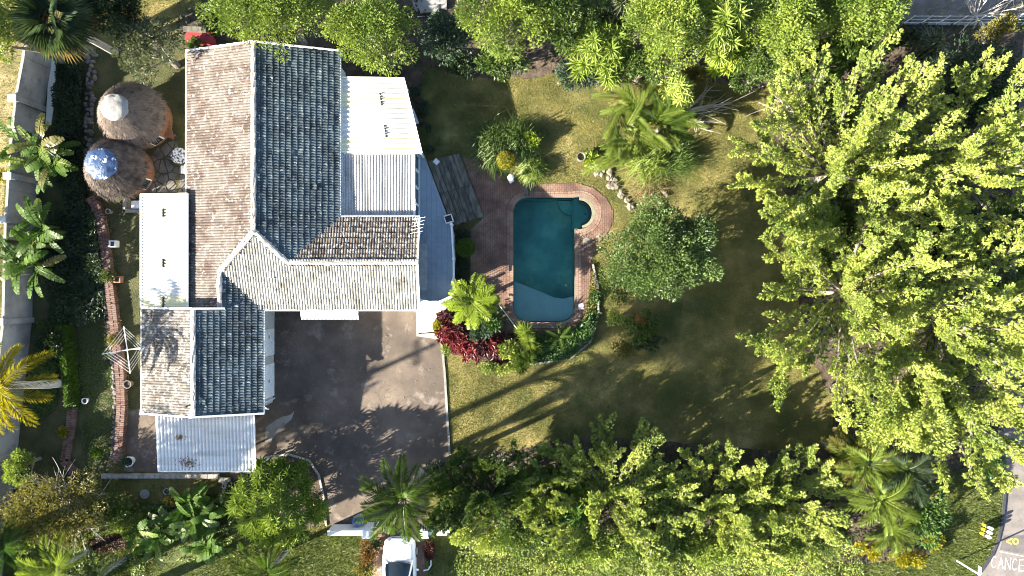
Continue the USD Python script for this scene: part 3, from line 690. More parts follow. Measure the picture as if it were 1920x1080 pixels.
def rdir(rg, n):
    return unit(rg.normal(0, 1, (n, 3)))
def litter(name, label, c, r, n, z, seed, m=lf_rust, slope=None):
    rg = np.random.default_rng(seed)
    p = np.c_[rg.normal(c[0], r, n), rg.normal(c[1], r * 0.6, n), np.full(n, z) + rg.uniform(0, 0.05, n)]
    if slope is not None:
        p[:, 2] += slope * (p[:, 1] - c[1])
    d = rdir(rg, n); d[:, 2] *= 0.3
    return single(name, MB().add(*leaf_quads(p, d, rdir(rg, n) * 0.4 + [0, 0, 1], 0.09, 0.05)), m, label, 'leaves')
zc = lambda y: 2.48 + (2.25 - 2.48) * (y - sy0) / (sy1 - sy0) + 0.05
c = W(338, 819, 2.4); litter('leaf_heap', 'small dark heap of leaves in the middle of the lower carport roof', c, 0.13, 50, zc(c[1]), 1, slope=0.08)
c = W(352, 868, 2.35); litter('leaf_heap', 'brown leaves gathered at the low edge of the lower carport roof', c, 0.24, 90, zc(c[1]), 2, slope=0.08)

# ------------------------------------------------------------ patio, steps, rail
pt = single('patio', MB().prism(patio_p, 0.0, 0.58), concrete, kind='structure')
rg = np.random.default_rng(8)
tl, tw = 0.55, 0.275
bx = patio_p.bounds
inner = patio_p.buffer(-0.02)
for ci, x in enumerate(np.arange(bx[0], bx[2], tw)):
    for y in np.arange(bx[1] - tl * (ci % 2) * 0.5, bx[3], tl):
        p = sbox(x + 0.005, y + 0.005, x + tw - 0.005, y + tl - 0.005).intersection(inner)
        if p.area > 0.02 and p.geom_type == 'Polygon':
            part(pt, 'paving_tile', MB().prism(p, 0.57, 0.598 + rg.uniform(0, 0.003)), patio_m)
# steps of old sleepers
A, B = W(800, 303, 0.6), W(846, 424, 0.6)
ud = unit(B - A); nd = np.array([-ud[1], ud[0]])
if nd[0] < 0:
    nd = -nd
st = thing('timber_steps', 'wide weathered timber steps leading from the blue-grey patio down to the brick paving', 'steps', (*((A + B) / 2), 0))
rz = math.atan2(ud[1], ud[0])
Ls = np.linalg.norm(B - A)
for k in range(4):
    for q in range(2):
        o = 0.06 + 0.43 * k + 0.215 * q + 0.10
        zt = 0.56 - 0.135 * k
        e0 = -0.1 * 0; 
        n_ = 2
        for s in range(n_):
            cL = A + ud * (Ls * (s + 0.5) / n_ + 0.02 * k + 0.03 * q) + nd * o
            part(st, 'sleeper', MB().box((*cL, zt / 2 + rg.uniform(-0.006, 0.006)), (Ls / n_ - 0.015, 0.205, zt), rz + rg.normal(0, 0.004)), timber)
p = W(818, 303, 0.7)
single('light_box', MB().box((p[0], p[1], 0.66), (0.26, 0.26, 0.18), rz + 0.5).box((p[0], p[1], 0.76), (0.20, 0.20, 0.03), rz + 0.5), galv, 'small grey square box at the upper end of the timber steps', 'box')
pl = thing('planter', 'square planter with white rim and dark inside where railing meets steps', 'planter', W3(841, 410, 0.6))
pc = W(841, 410, 1.0)
mb = MB()
for sx_, sy_, dx, dy in ((0, 1, 0.42, 0.04), (0, -1, 0.42, 0.04), (1, 0, 0.04, 0.38), (-1, 0, 0.04, 0.38)):
    o = np.array([sx_ * 0.19, sy_ * 0.19]); ca, sa = math.cos(0.3), math.sin(0.3)
    o = np.array([ca * o[0] - sa * o[1], sa * o[0] + ca * o[1]])
    mb.box((pc[0] + o[0], pc[1] + o[1], 0.82), (dx, dy, 0.44), 0.3)
part(pl, 'rim', mb, white)
part(pl, 'soil_filling', MB().box((*pc, 0.72), (0.36, 0.36, 0.2), 0.3), darkpaint)
rl = thing('railing', 'white patio railing with three posts and thin balusters facing the pool', 'railing', W3(851, 490, 0.6))
rp = [W(846, 420, 1.5), W(850, 485, 1.5), W(850, 525, 1.5), W(848, 556, 1.5)]
for p in rp[:3]:
    part(rl, 'post', MB().box((p[0], p[1], 1.05), (0.09, 0.09, 0.95)).box((p[0], p[1], 1.54), (0.13, 0.13, 0.04)), white)
for a, b in zip(rp, rp[1:]):
    part(rl, 'handrail', MB().beam((*a, 1.48), (*b, 1.48), 0.07, 0.05), white)
    part(rl, 'bottom_rail', MB().beam((*a, 0.72), (*b, 0.72), 0.04, 0.04), white)
    nb = int(np.linalg.norm(b - a) / 0.13)
    for k in range(1, nb):
        q = a + (b - a) * k / nb
        part(rl, 'baluster', MB().box((q[0], q[1], 1.1), (0.022, 0.022, 0.74)), white)
# bench against the gable wall
bn = thing('patio_bench', 'long grey bench table against the end wall on the patio', 'bench', W3(791, 500, 0.6))
b0, b1 = W(783, 457, 1.3), W(801, 544, 1.3)
part(bn, 'seat', MB().box(((b0[0] + b1[0]) / 2, (b0[1] + b1[1]) / 2, 1.28), (abs(b1[0] - b0[0]), abs(b0[1] - b1[1]), 0.05)), metalgrey)
for fx in (0.08, 0.92):
    for fy in (0.06, 0.94):
        part(bn, 'leg', MB().box((b0[0] + (b1[0] - b0[0]) * fx, b0[1] + (b1[1] - b0[1]) * fy, 0.93), (0.05, 0.05, 0.65)), metalgrey)
# white landing by the yard with curved end wall and folded white cover
ld = thing('entrance_landing', 'bright white landing slab between the house corner and the red shrubs', 'landing', W3(803, 595))
lp = PL([(785, 566), (846, 566), (838, 600), (812, 622), (785, 624)], 0.62)
part(ld, 'slab', MB().prism(lp, 0, 0.62), white)
part(ld, 'kerb', MB().prism(PL([(781, 566), (786, 566), (786, 626), (812, 624), (835, 634), (832, 641), (810, 634), (781, 630)]), 0, 0.16), concrete)
cw = [W(786 + 62 * t_, 563 + 5 * math.sin(t_ * 3.1) - 9 * max(0, t_ - 0.55) * 2, 1.3) for t_ in np.linspace(0, 1, 12)]
part(ld, 'end_wall', MB().prism(LineString(cw).buffer(0.07, cap_style='flat'), 0.6, 1.35), white, 'curved white end wall of the patio')
cvx, cvy = W(818, 570, 1.0)
cm = trimesh.creation.icosphere(3, 1.0); vv = cm.vertices.copy()
vv *= (1 + 0.35 * (meshkit.fbm(vv * 2.2 + 5, 3, 5) - 0.5))[:, None]
single('folded_cover', (vv * [0.62, 0.30, 0.28] + [cvx, cvy - 0.1, 0.86], cm.faces), white, 'crumpled white cover folded on the landing against the patio end wall', 'cover', smooth=True)

# ------------------------------------------------------------ pool and paving
single('pool_deck', MB().prism(deck_p.difference(pool_p), -0.2, 0.012), mortar, kind='structure')
bl, bw = 0.24, 0.12
mb = MB()
rg = np.random.default_rng(12)
cop = pool_p.buffer(0.34).difference(pool_p).intersection(deck_p.buffer(0.3))
lay = deck_p.difference(pool_p.buffer(0.35))
bx = deck_p.bounds
prep = lay.buffer(-0.01)
shapely.prepare(prep)
for r_, x in enumerate(np.arange(bx[0], bx[2], bw)):
    for y in np.arange(bx[1] - bl * 0.5 * (r_ % 2), bx[3], bl):
        b = sbox(x + 0.007, y + 0.007, x + bw - 0.007, y + bl - 0.007)
        if not prep.contains(b):
            if not prep.intersects(b):
                continue
            b = b.intersection(prep)
            if b.geom_type != 'Polygon' or b.area < 0.004:
                continue
        mb.prism(b, 0.005, 0.026 + rg.uniform(0, 0.006))
part('/World/pool_deck', 'paving_bricks', mb, brick_m, kind='stuff')
mb = MB()
for off, wdt in ((0.02, 0.20), (0.235, 0.105)):
    ring_ = pool_p.buffer(off + wdt / 2).exterior
    n_ = int(ring_.length / (0.112 if wdt > 0.15 else 0.225))
    for k in range(n_):
        p0 = np.array(ring_.interpolate((k + 0.04) / n_, normalized=True).coords[0]); p1 = np.array(ring_.interpolate((k + 0.96) / n_, normalized=True).coords[0])
        c = (p0 + p1) / 2; dd = unit(p1 - p0)
        mb.box((c[0], c[1], 0.016 + rg.uniform(0, 0.005)), (np.linalg.norm(p1 - p0), wdt, 0.035), math.atan2(dd[1], dd[0]))
part('/World/pool_deck', 'coping_bricks', mb, brick_m, kind='stuff')
# basin
pool = thing('swimming_pool', 'teal swimming pool with rounded bay set in red brick paving', 'pool', (*W(1020, 490), 0))
basin = MB()
c = np.array(pool_p.exterior.coords)[:-1]
if not pool_p.exterior.is_ccw:
    c = c[::-1]
n = len(c); i = np.arange(n); j = (i + 1) % n
basin.add(np.r_[np.c_[c, np.full(n, 0.0)], np.c_[c, np.full(n, -1.7)]], np.stack([j, i, i + n, j + n], 1))
basin.prism(pool_p.buffer(0.02), -1.7, -1.7)
part(pool, 'basin', basin, pool_m)
ledge = rag(PL([(940, 520), (985, 535), (1010, 546), (1040, 558), (1058, 560), (1090, 552), (1090, 620), (940, 620)], -0.3), 0.05, 31, 0.15).intersection(pool_p.buffer(-0.01))
part(pool, 'shallow_ledge', MB().prism(ledge, -1.69, -0.42), pool_pale, 'pale shallow end of the pool')
bc = W(1086, 399)
for k, (ra, rb, z_) in enumerate(((0.85, 0.70, -0.06), (0.60, 0.54, -0.20))):
    stp = Point(*bc).buffer(ra).difference(Point(*bc).buffer(rb)).intersection(PL([(1083, 340), (1140, 340), (1140, 440), (1092, 440), (1092, 425)]))
    part(pool, 'step', MB().prism(stp, -1.6, z_), pool_line)
bay_floor = Point(*bc).buffer(0.84).intersection(PL([(1078, 350), (1130, 350), (1130, 440), (1078, 440)])).difference(Point(*W(1100, 399)).buffer(0.05))
part(pool, 'bay_floor', MB().prism(bay_floor, -1.66, -0.5), pool_m)
part(pool, 'step', MB().prism(Point(*W(1078, 371)).buffer(0.85).intersection(PL([(1040, 373), (1076, 373), (1076, 400), (1040, 400)])), -1.65, -0.9), pool_m)
part(pool, 'edge_line', MB().prism(PL([(1074.5, 372), (1078, 372), (1078, 428), (1074.5, 428)]), -1.4, -0.62), pool_m)
part(pool, 'water', MB().prism(pool_p.buffer(-0.005), -0.15, -0.15), water_m)
rgw = np.random.default_rng(3); nw = 70
pw = np.c_[rgw.uniform(W(966, 0)[0], W(1076, 0)[0], nw), W(0, 600)[1] + 6.0 * rgw.random(nw) ** 2, np.full(nw, -0.143)]
float_p = pw
part(pool, 'drain_cover', MB().lathe((*W(1092, 400), -0.72), [(0, 0.03), (0.09, 0.03), (0.1, 0)], 12), pool_line)
pv_, pf_ = leaf_quads(pw, np.c_[rdir(rgw, nw)[:, :2], np.zeros(nw)], np.tile([0, 0, 1.0], (nw, 1)), 0.06, 0.03, 0.0)
single('floating_leaves', MB().add(pv_, pf_), M('leaf_litter', [(0, (0.12, 0.08, 0.03)), (1, (0.3, 0.22, 0.08))], 5), 'tiny leaves floating on the pool water', 'leaves', kind='stuff')
sk = W(1089, 574)
single('skimmer_lid', MB().box((*sk, 0.035), (0.26, 0.26, 0.03)).box((*sk, 0.055), (0.06, 0.16, 0.02)), white, 'small white square lid in the paving beside the shallow end', 'lid')
sm = thing('sun_mosaic', 'round sunburst mosaic set into the brick paving beside the pool', 'mosaic', W3(1100, 453))
part(sm, 'disc', MB().lathe((*W(1100, 453), 0.0), [(0.22, 0), (0.22, 0.042), (0.17, 0.046), (0, 0.046)], 20), rockpale)
for k in range(14):
    an_ = 2 * math.pi * k / 14
    q = W(1100, 453)
    part(sm, 'ray', MB().box((q[0] + 0.36 * math.cos(an_), q[1] + 0.36 * math.sin(an_), 0.026), (0.18, 0.04, 0.035), an_), rockpale)
ps = thing('timber_step', 'two short dark timber sleepers set in the paving above the pool', 'steps', W3(991, 353))
for px in (986, 996):
    q = W(px, 354)
    part(ps, 'sleeper', MB().box((*q, 0.05), (0.22, 0.75, 0.1), 0.03), timber)
pole = thing('pool_pole', 'long thin white pool pole leaning over the planted bed', 'pool pole', W3(960, 595))
part(pole, 'shaft', MB().tube([(*W(936, 572, 0.7), 0.7), (*W(978, 628, 0.45), 0.45)], 0.02), white)
part(pole, 'handle', MB().tube([(*W(976, 625, 0.46), 0.46), (*W(980, 631, 0.44), 0.44)], 0.032), rubber)
lg = thing('garden_lamp', 'white globe lamp on a white pedestal below the yellow ball bush', 'lamp', W3(958, 338))
q = W(958, 338, 0.1)
part(lg, 'base', MB().box((*q, 0.12), (0.26, 0.26, 0.24), 0.6).box((*q, 0.26), (0.20, 0.20, 0.05), 0.6), white)
part(lg, 'post', MB().tube([(*q, 0.2), (*q, 0.95)], 0.035, 8), white)
part(lg, 'globe', MB().sphere((*q, 1.1), 0.17, 3), lampglass, smooth=True)
ur = thing('urn', 'pale stone urn at the lawn edge beside the tall fronds', 'urn', W3(1088, 296))
q = W(1088, 297, 0.1)
part(ur, 'bowl', MB().lathe((*q, 0), [(0.16, 0), (0.17, 0.06), (0.07, 0.12), (0.07, 0.3), (0.22, 0.5), (0.24, 0.66), (0.2, 0.66), (0.17, 0.5), (0, 0.46)], 18), rockpale)

# ------------------------------------------------------------ left side: rondavels, boundary wall, path
def rondavel(label, px, py, re, eave, apex, cap_r, capmat, wall_mat, seed, cap_label, door_ang):
    c = W(px, py, eave)
    t = thing('rondavel', label, 'hut', (*c, 0), None)
    part(t, 'wall', MB().lathe((*c, 0), [(re * 0.87, 0), (re * 0.87, eave + 0.1), (re * 0.8, eave + 0.1)], 40), wall_mat, smooth=30)
    rg = np.random.default_rng(seed)
    # thatch: base cone and shaggy layers of reed bundles
    nr, na = 9, 72
    prof = []
    for k in range(nr + 1):
        f = k / nr
        rr = re * (1 - f) + cap_r * 0.5 * f
        zz = eave + (apex - eave) * (f ** 0.92 + 0.10 * math.sin(math.pi * f))
        prof.append((rr, zz))
    prof = [(re * 0.96, eave - 0.14)] + [(re * 1.0, eave - 0.1)] + prof
    mb = MB().lathe((*c, 0), prof, na)
    v, f_ = mb.arrays()
    v[:, :2] += 0.02 * rg.normal(0, 1, (len(v), 2))
    th = part(t, 'thatch_roof', (v, f_), thatch)
    P, D, N = [], [], []
    for k in range(2600):
        a_ = rg.uniform(0, 2 * np.pi); f = rg.uniform(0, 0.95)
        rr = re * (1 - f) + cap_r * 0.5 * f
        zz = eave + (apex - eave) * (f ** 0.92 + 0.10 * math.sin(math.pi * f)) + 0.01
        dr = np.array([math.cos(a_), math.sin(a_), -(apex - eave) / re * 0.95])
        P.append((c[0] + rr * math.cos(a_), c[1] + rr * math.sin(a_), zz)); D.append(dr + rg.normal(0, 0.07, 3)); N.append((math.cos(a_) * 0.5, math.sin(a_) * 0.5, 1))
    part(th, 'reeds', MB().add(*leaf_quads(np.array(P), np.array(D), np.array(N), rg.uniform(0.25, 0.5, len(P)), 0.034, 0.4)), thatch, kind='stuff')
    # cap
    m = trimesh.creation.icosphere(3, 1.0)
    v = m.vertices[:, :].copy()
    v *= (1 + 0.4 * (meshkit.fbm(v * 2.5 + seed, 3, seed) - 0.5))[:, None]
    v = v * [cap_r, cap_r, cap_r * 0.34] + [c[0], c[1], apex - 0.12]
    part(t, 'roof_cap', (v, m.faces), capmat, cap_label, smooth=True)
    for a_ in door_ang:
        d = np.array([math.cos(a_), math.sin(a_)])
        q = c + d * (re * 0.87)
        wd = part(t, 'window', MB().box((q[0], q[1], 0.72), (0.10, 0.62, 0.8), a_), white)
        q2 = c + d * (re * 0.87 + 0.06)
        part(wd, 'pane', MB().box((q2[0], q2[1], 0.72), (0.03, 0.52, 0.68), a_), carglass)
    return t
rondavel('upper thatched round hut with a white plaster cap', 248, 216, 1.68, 1.35, 3.1, 0.66, cap_m, plaster_orange, 41, 'rough white mortar cap', (math.radians(-52),))
rondavel('lower thatched round hut with blue plastic over its top', 218, 315, 1.55, 1.3, 2.8, 0.78, blue_sheet, plaster_orange, 42, 'blue plastic sheet with a white tear', (math.radians(-32),))
# dark timber rail and pale bench beside the upper hut
bw_ = thing('hut_bench', 'small ochre bench by the wall of the upper round hut', 'bench', W3(316, 240))
q = W(313, 240, 0.5)
for k in range(3):
    part(bw_, 'slat', MB().box((q[0] + 0.14 * k - 0.1, q[1] - 0.04 * k, 0.45), (0.12, 1.0, 0.05), 0.25), plaster_orange)
for k in (-1, 1):
    part(bw_, 'leg', MB().box((q[0] + 0.02 - 0.1 * k, q[1] + 0.35 * k, 0.21), (0.3, 0.08, 0.42), 0.25), timber)
tb = thing('garden_table', 'round table with black and white mosaic top beside the house eave', 'table', W3(337, 292))
q = W(336, 292, 0.72)
part(tb, 'pedestal', MB().lathe((*q, 0), [(0.25, 0), (0.22, 0.1), (0.09, 0.2), (0.09, 0.68), (0.2, 0.72)], 14), concrete)
part(tb, 'tabletop', MB().lathe((*q, 0), [(0.2, 0.70), (0.42, 0.70), (0.43, 0.74), (0.42, 0.77), (0, 0.77)], 28), mosaic)
ch = thing('garden_chair', 'white plastic garden chair half under the eave below the mosaic table', 'chair', W3(348, 318))
q = W(347, 318, 0.45)
part(ch, 'seat', MB().box((*q, 0.44), (0.44, 0.42, 0.04)), white)
part(ch, 'backrest', MB().box((q[0] + 0.2, q[1], 0.66), (0.05, 0.42, 0.42)), white)
for sx_ in (-1, 1):
    for sy_ in (-1, 1):
        part(ch, 'leg', MB().box((q[0] + 0.18 * sx_, q[1] + 0.17 * sy_, 0.21), (0.04, 0.04, 0.42)), white)
br_ = thing('braai', 'low grey brick barbecue with metal tray beside the white lean-to', 'barbecue', W3(254, 386))
for px, py, sx_, sy_ in ((238, 385, 0.12, 0.75), (253, 396, 0.95, 0.12)):
    q = W(px, py, 0.3)
    part(br_, 'brick_wall', MB().box((*q, 0.3), (sx_, sy_, 0.6)), concrete)
q = W(256, 384, 0.4)
part(br_, 'tray', MB().box((*q, 0.42), (0.5, 0.42, 0.06)).box((*q, 0.47), (0.44, 0.36, 0.03)), galv)
# stone paving near the huts
flag_m = M('flagstone', [(0, (0.05, 0.047, 0.045)), (1, (0.14, 0.13, 0.125))], 2, rough=0.9, island=0.5, bump=0.01, bscale=20)
pv = thing('stone_paving', 'dark crazy paving between the huts and the house', 'paving', W3(305, 330))
rg = np.random.default_rng(77)
area = PL([(275, 300), (300, 270), (330, 262), (350, 300), (350, 362), (262, 362), (268, 330)])
pts_ = rg.uniform([area.bounds[0], area.bounds[1]], [area.bounds[2], area.bounds[3]], (60, 2))
vor = shapely.voronoi_polygons(shapely.MultiPoint(pts_), extend_to=area)
for gcell in vor.geoms:
    p = gcell.intersection(area).buffer(-0.03)
    if p.geom_type == 'Polygon' and p.area > 0.03:
        part(pv, 'flagstone', MB().prism(p, 0.0, 0.03 + rg.uniform(0, 0.015)), flag_m)
# boundary wall of precast panels with pillars
bwall = thing('boundary_wall', 'long grey concrete boundary wall with pillars down the left edge', 'wall', W3(50, 500))
top_h = 2.1
wl_pts = [W(98, 92), W(94, 130), W(80, 205), W(70, 300), W(62, 430), W(58, 600), W(44, 720), W(30, 850), W(14, 990), W(-2, 1110)]
for k, (a, b) in enumerate(zip(wl_pts, wl_pts[1:])):
    d = unit(b - a); L = np.linalg.norm(b - a)
    npan = max(1, int(round(L / 2.4)))
    for q in range(npan):
        p0, p1 = a + d * (L * q / npan + 0.006), a + d * (L * (q + 1) / npan - 0.006)
        part(bwall, 'wall_panel', MB().beam((*p0, top_h / 2), (*p1, top_h / 2), 0.14, top_h), concrete)
for p in (wl_pts[2], wl_pts[3] + [0.05, -1.2], wl_pts[4] + [0, 0.3], wl_pts[5], wl_pts[7]):
    part(bwall, 'pillar', MB().box((p[0], p[1], top_h / 2 + 0.06), (0.36, 0.30, top_h + 0.12)), concrete)
    part(bwall, 'pillar_cap', MB().box((p[0] - 0.05, p[1], top_h + 0.16), (0.40, 0.36, 0.08)), wallp)
# shallow concrete drain at its foot
single('drain', MB().prism(rag(PL([(97, 108), (106, 108), (104, 180), (96, 235), (86, 235), (90, 170)]), 0.03, 51, 0.2), 0.0, 0.05), galv, 'pale wet concrete drain along the foot of the boundary wall', 'drain')
# low brick and stone terrace edging
edge = thing('terrace_edging', 'low edging of red bricks and stones running down the left garden', 'edging', W3(205, 600))
line = LineString([W(x, y) for x, y in ((172, 372), (188, 405), (197, 460), (204, 520), (212, 580), (219, 640), (226, 700), (229, 760), (226, 800), (222, 868))])
rg = np.random.default_rng(91)
n_ = int(line.length / 0.11)
for side, (off, m, sz) in enumerate(((0.0, redbrick, (0.215, 0.095)), (0.23, redbrick, (0.215, 0.095)))):
    for k in range(n_):
        if len([1]) and k * 2 + side >= 0:
            d0 = (k + 0.5) * 0.11
            a, b = np.array(line.interpolate(d0 - 0.05).coords[0]), np.array(line.interpolate(d0 + 0.05).coords[0])
            t_ = unit(b - a); nn = np.array([-t_[1], t_[0]])
            if nn[0] < 0:
                nn = -nn
            c = (a + b) / 2 + nn * off
            mb_ = MB().box((*c, 0.17 + rg.uniform(-0.02, 0.02)), (sz[0], sz[1], 0.34), math.atan2(nn[1], nn[0]) + rg.normal(0, 0.07))
            if k * 2 + side < 260:
                part(edge, 'brick', mb_, m)
            else:
                if 'rest_bricks' not in globals():
                    rest_bricks = MB()
                rest_bricks.add(*mb_.arrays())
if 'rest_bricks' in globals():
    part(edge, 'bricks', rest_bricks, redbrick, kind='stuff')
for k in range(int(line.length / 0.27)):
    d0 = k * 0.27
    a, b = np.array(line.interpolate(d0).coords[0]), np.array(line.interpolate(d0 + 0.1).coords[0])
    t_ = unit(b - a); nn = np.array([t_[1], -t_[0]])
    if nn[0] > 0:
        nn = -nn
    c = a + nn * (0.27 + rg.uniform(-0.04, 0.04))
    m_ = trimesh.creation.icosphere(1, 1.0); vv = m_.vertices * (1 + rg.uniform(-0.2, 0.2, (len(m_.vertices), 1)))
    part(edge, 'stone', (vv * rg.uniform(0.09, 0.18, 3) + [c[0], c[1], 0.10], m_.faces), flag_m)
edge2 = thing('terrace_edging', 'dark stone edging behind the two round huts', 'edging', W3(168, 220))
line2 = LineString([W(x, y) for x, y in ((172, 85), (171, 150), (168, 220), (164, 290), (168, 350))])
for k in range(int(line2.length / 0.26)):
    for q in range(2):
        a = np.array(line2.interpolate(k * 0.26 + 0.13 * q).coords[0]) + rg.normal(0, 0.06, 2)
        m_ = trimesh.creation.icosphere(1, 1.0); vv = m_.vertices * (1 + rg.uniform(-0.2, 0.2, (len(m_.vertices), 1)))
        part(edge2, 'stone', (vv * rg.uniform(0.09, 0.19, 3) * [1, 1, 0.7] + [a[0] - 0.14 + 0.27 * q, a[1], 0.06], m_.faces), flag_m)
path2 = thing('garden_path_edging', 'short curved red brick edging below the clipped hedge', 'edging', W3(130, 820))
line3 = LineString([W(x, y) for x, y in ((138, 765), (135, 800), (128, 840), (124, 865), (135, 880), (150, 890))])
for k in range(int(line3.length / 0.12)):
    for q in range(2):
        a, b = np.array(line3.interpolate(k * 0.12).coords[0]), np.array(line3.interpolate(k * 0.12 + 0.05).coords[0])
        t_ = unit(b - a); nn = np.array([-t_[1], t_[0]])
        c = a + nn * (0.115 - 0.23 * q)
        part(path2, 'brick', MB().box((*c, 0.09), (0.215, 0.1, 0.18), math.atan2(nn[1], nn[0]) + rg.normal(0, 0.05)), redbrick)

# rotary clothes line
cl = thing('clothes_line', 'rotary clothes line with four white arms beside the garage wing', 'clothes line', W3(240, 655))
hub = np.array([*W(238.5, 656, 1.85), 1.85])
part(cl, 'pole', MB().tube([(hub[0], hub[1], 0), tuple(hub)], 0.03, 8), galv)
tips = [np.array([*W(x, y, 1.95), 1.95]) for x, y in ((232, 612), (274, 653), (244, 700), (191, 664))]
for t_ in tips:
    part(cl, 'arm', MB().beam(tuple(hub), tuple(t_), 0.035, 0.035), white)
for r_ in (0.55, 0.7, 0.84, 0.98):
    for k in range(4):
        a, b = hub + (tips[k] - hub) * r_, hub + (tips[(k + 1) % 4] - hub) * r_
        part(cl, 'cord', MB().tube([a, (a + b) / 2 - [0, 0, 0.04], b], 0.004, 4), galv)

# pots and small things
def pot(label, px, py, m, r=0.2, h=0.35, sq=False, fill=darkpaint, name='plant_pot'):
    q = W(px, py, h)
    t = thing(name, label, 'pot', (*q, 0))
    if sq:
        mb = MB()
        for dx, dy, a, b in ((0, r, 2 * r + 0.05, 0.05), (0, -r, 2 * r + 0.05, 0.05), (r, 0, 0.05, 2 * r - 0.05), (-r, 0, 0.05, 2 * r - 0.05)):
            mb.box((q[0] + dx, q[1] + dy, h / 2), (a, b, h))
        part(t, 'wall', mb, m)
        part(t, 'soil_filling', MB().box((*q, h * 0.4), (2 * r - 0.06, 2 * r - 0.06, h * 0.8)), fill)
    else:
        part(t, 'wall', MB().lathe((*q, 0), [(r * 0.7, 0), (r, h * 0.9), (r * 1.06, h), (r * 0.86, h), (r * 0.8, h * 0.75)], 18), m)
        part(t, 'soil_filling', MB().lathe((*q, 0), [(r * 0.82, h * 0.76), (0, h * 0.8)], 14), fill)
    return q
pot('square white pot beside the red brick edging', 210, 457, white, 0.15, 0.4, True)
pot('orange clay pot on the lawn side of the brick edging', 219, 524, terracotta, 0.15, 0.35, True)
pot('pale round pot just below the clothes line', 238, 721, rockpale, 0.21, 0.4)
pot('white ringed pot with an agave left of the lower carport', 240, 866, white, 0.27, 0.4)
pot('white ring shaped pot beside the clipped hedge', 158, 752, white, 0.16, 0.3)
pot('grey clay pot at the upper end of the brick edging', 202, 396, concrete, 0.13, 0.35)
pot('dark ringed pot in the shaded strip below the carport', 312, 922, concrete, 0.17, 0.35)
mh = thing('manhole_cover', 'round grey concrete cover on the grass below the carport', 'cover', W3(272, 926))
part(mh, 'slab', MB().lathe((*W(272, 926), 0), [(0.26, 0), (0.26, 0.05), (0.24, 0.07), (0, 0.07)], 22), concrete)
part(mh, 'lifting_eye', MB().box((*W(272, 926), 0.08), (0.1, 0.03, 0.03)), metalgrey)
fw = thing('retaining_wall', 'low dark stone wall edging the grass strip below the carport', 'wall', W3(330, 890))
for k in range(24):
    x = 195 + k * 10
    q = W(x, 893 if k < 22 else 900, 0.2)
    part(fw, 'stone', MB().box((*q, 0.12), (0.27, 0.22, 0.24 + rg.uniform(-0.02, 0.02)), rg.normal(0, 0.05)), stone_m)
for k in range(5):
    q = W(420, 905 + k * 10, 0.2)
    part(fw, 'stone', MB().box((*q, 0.12), (0.22, 0.27, 0.24 + rg.uniform(-0.02, 0.02)), rg.normal(0, 0.05)), stone_m)
dn = thing('downpipe_spout', 'white spout pipe sticking out beside the lower carport corner', 'pipe', W3(485, 866))
part(dn, 'pipe', MB().tube([(*W(476, 870, 2.0), 2.0), (*W(491, 860, 1.8), 1.8)], 0.05, 8), galv)
part(dn, 'bracket', MB().box((*W(478, 869, 1.95), 1.95), (0.06, 0.06, 0.3)), galv)
# red cart by the top edge
rc = thing('red_skip', 'faded red metal trough at the top among dark shrubs', 'trough', W3(372, 68))
q = W(375, 70, 0.5)
part(rc, 'tub', MB().box((*q, 0.35), (1.35, 0.5, 0.5), -0.06), red_m)
part(rc, 'rim', MB().beam((q[0] - 0.7, q[1] + 0.30, 0.62), (q[0] + 0.7, q[1] + 0.22, 0.62), 0.06, 0.05).beam((q[0] - 0.7, q[1] - 0.22, 0.62), (q[0] + 0.7, q[1] - 0.30, 0.62), 0.06, 0.05), red_m)
part(rc, 'lid', MB().box((q[0] - 0.2, q[1] + 0.35, 0.68), (1.2, 0.3, 0.05), -0.05), timber)
# slabs at the top edge
sl = thing('concrete_slabs', 'stack of broken concrete slabs at the top edge of the garden', 'slabs', W3(808, 5))
for k, (px, py, a, b, r_) in enumerate(((790, 6, 0.9, 0.7, 0.2), (815, 2, 1.3, 0.8, -0.05), (805, 18, 1.0, 0.35, 0.1))):
    part(sl, 'slab', MB().box((*W(px, py, 0.2), 0.1 + 0.07 * k), (a, b, 0.12), r_), concrete)
hs = single('hose', MB().tube([(*W(783, 32), 0.04), (*W(800, 31), 0.05), (*W(815, 35), 0.05), (*W(828, 42), 0.04)], 0.025, 6), galv, 'short grey hose lying below the concrete slabs', 'hose')
wb = thing('wood_plank', 'thin pale plank leaning beside the slanted patio roof edge', 'plank', W3(778, 218))
part(wb, 'board', MB().beam((*W(772, 203, 0.3), 0.3), (*W(783, 232, 0.3), 0.3), 0.16, 0.03), galv)
part(wb, 'batten', MB().beam((*W(774, 208, 0.33), 0.33), (*W(777, 215, 0.33), 0.33), 0.05, 0.03), galv)
# fence by the upper road
fnc = thing('road_fence', 'thin pale wire fence along the shaded upper right road', 'fence', W3(1760, 45))
for k in range(8):
    q = W(1690 + 32 * k, 47)
    part(fnc, 'post', MB().tube([(*q, 0), (*q, 1.3)], 0.03, 6), galv)
a, b = W(1690, 47), W(1914, 47)
for h_ in (0.4, 0.8, 1.25):
    part(fnc, 'wire', MB().tube([(*a, h_), (*b, h_)], 0.012, 4), galv)
single('upper_kerb', MB().prism(strip([(1690, 44), (1830, 46), (1910, 36)], 0.15, 0, 0), 0, 0.1), concrete, kind='structure')
lp_ = thing('road_pole', 'thin grey pole by the upper road at the top right corner', 'pole', W3(1912, 30))
part(lp_, 'shaft', MB().tube([(*W(1911, 30), 0), (*W(1911, 30), 1.6)], 0.05, 8), galv)
part(lp_, 'foot', MB().box((*W(1911, 30), 0.06), (0.25, 0.25, 0.12)), concrete)

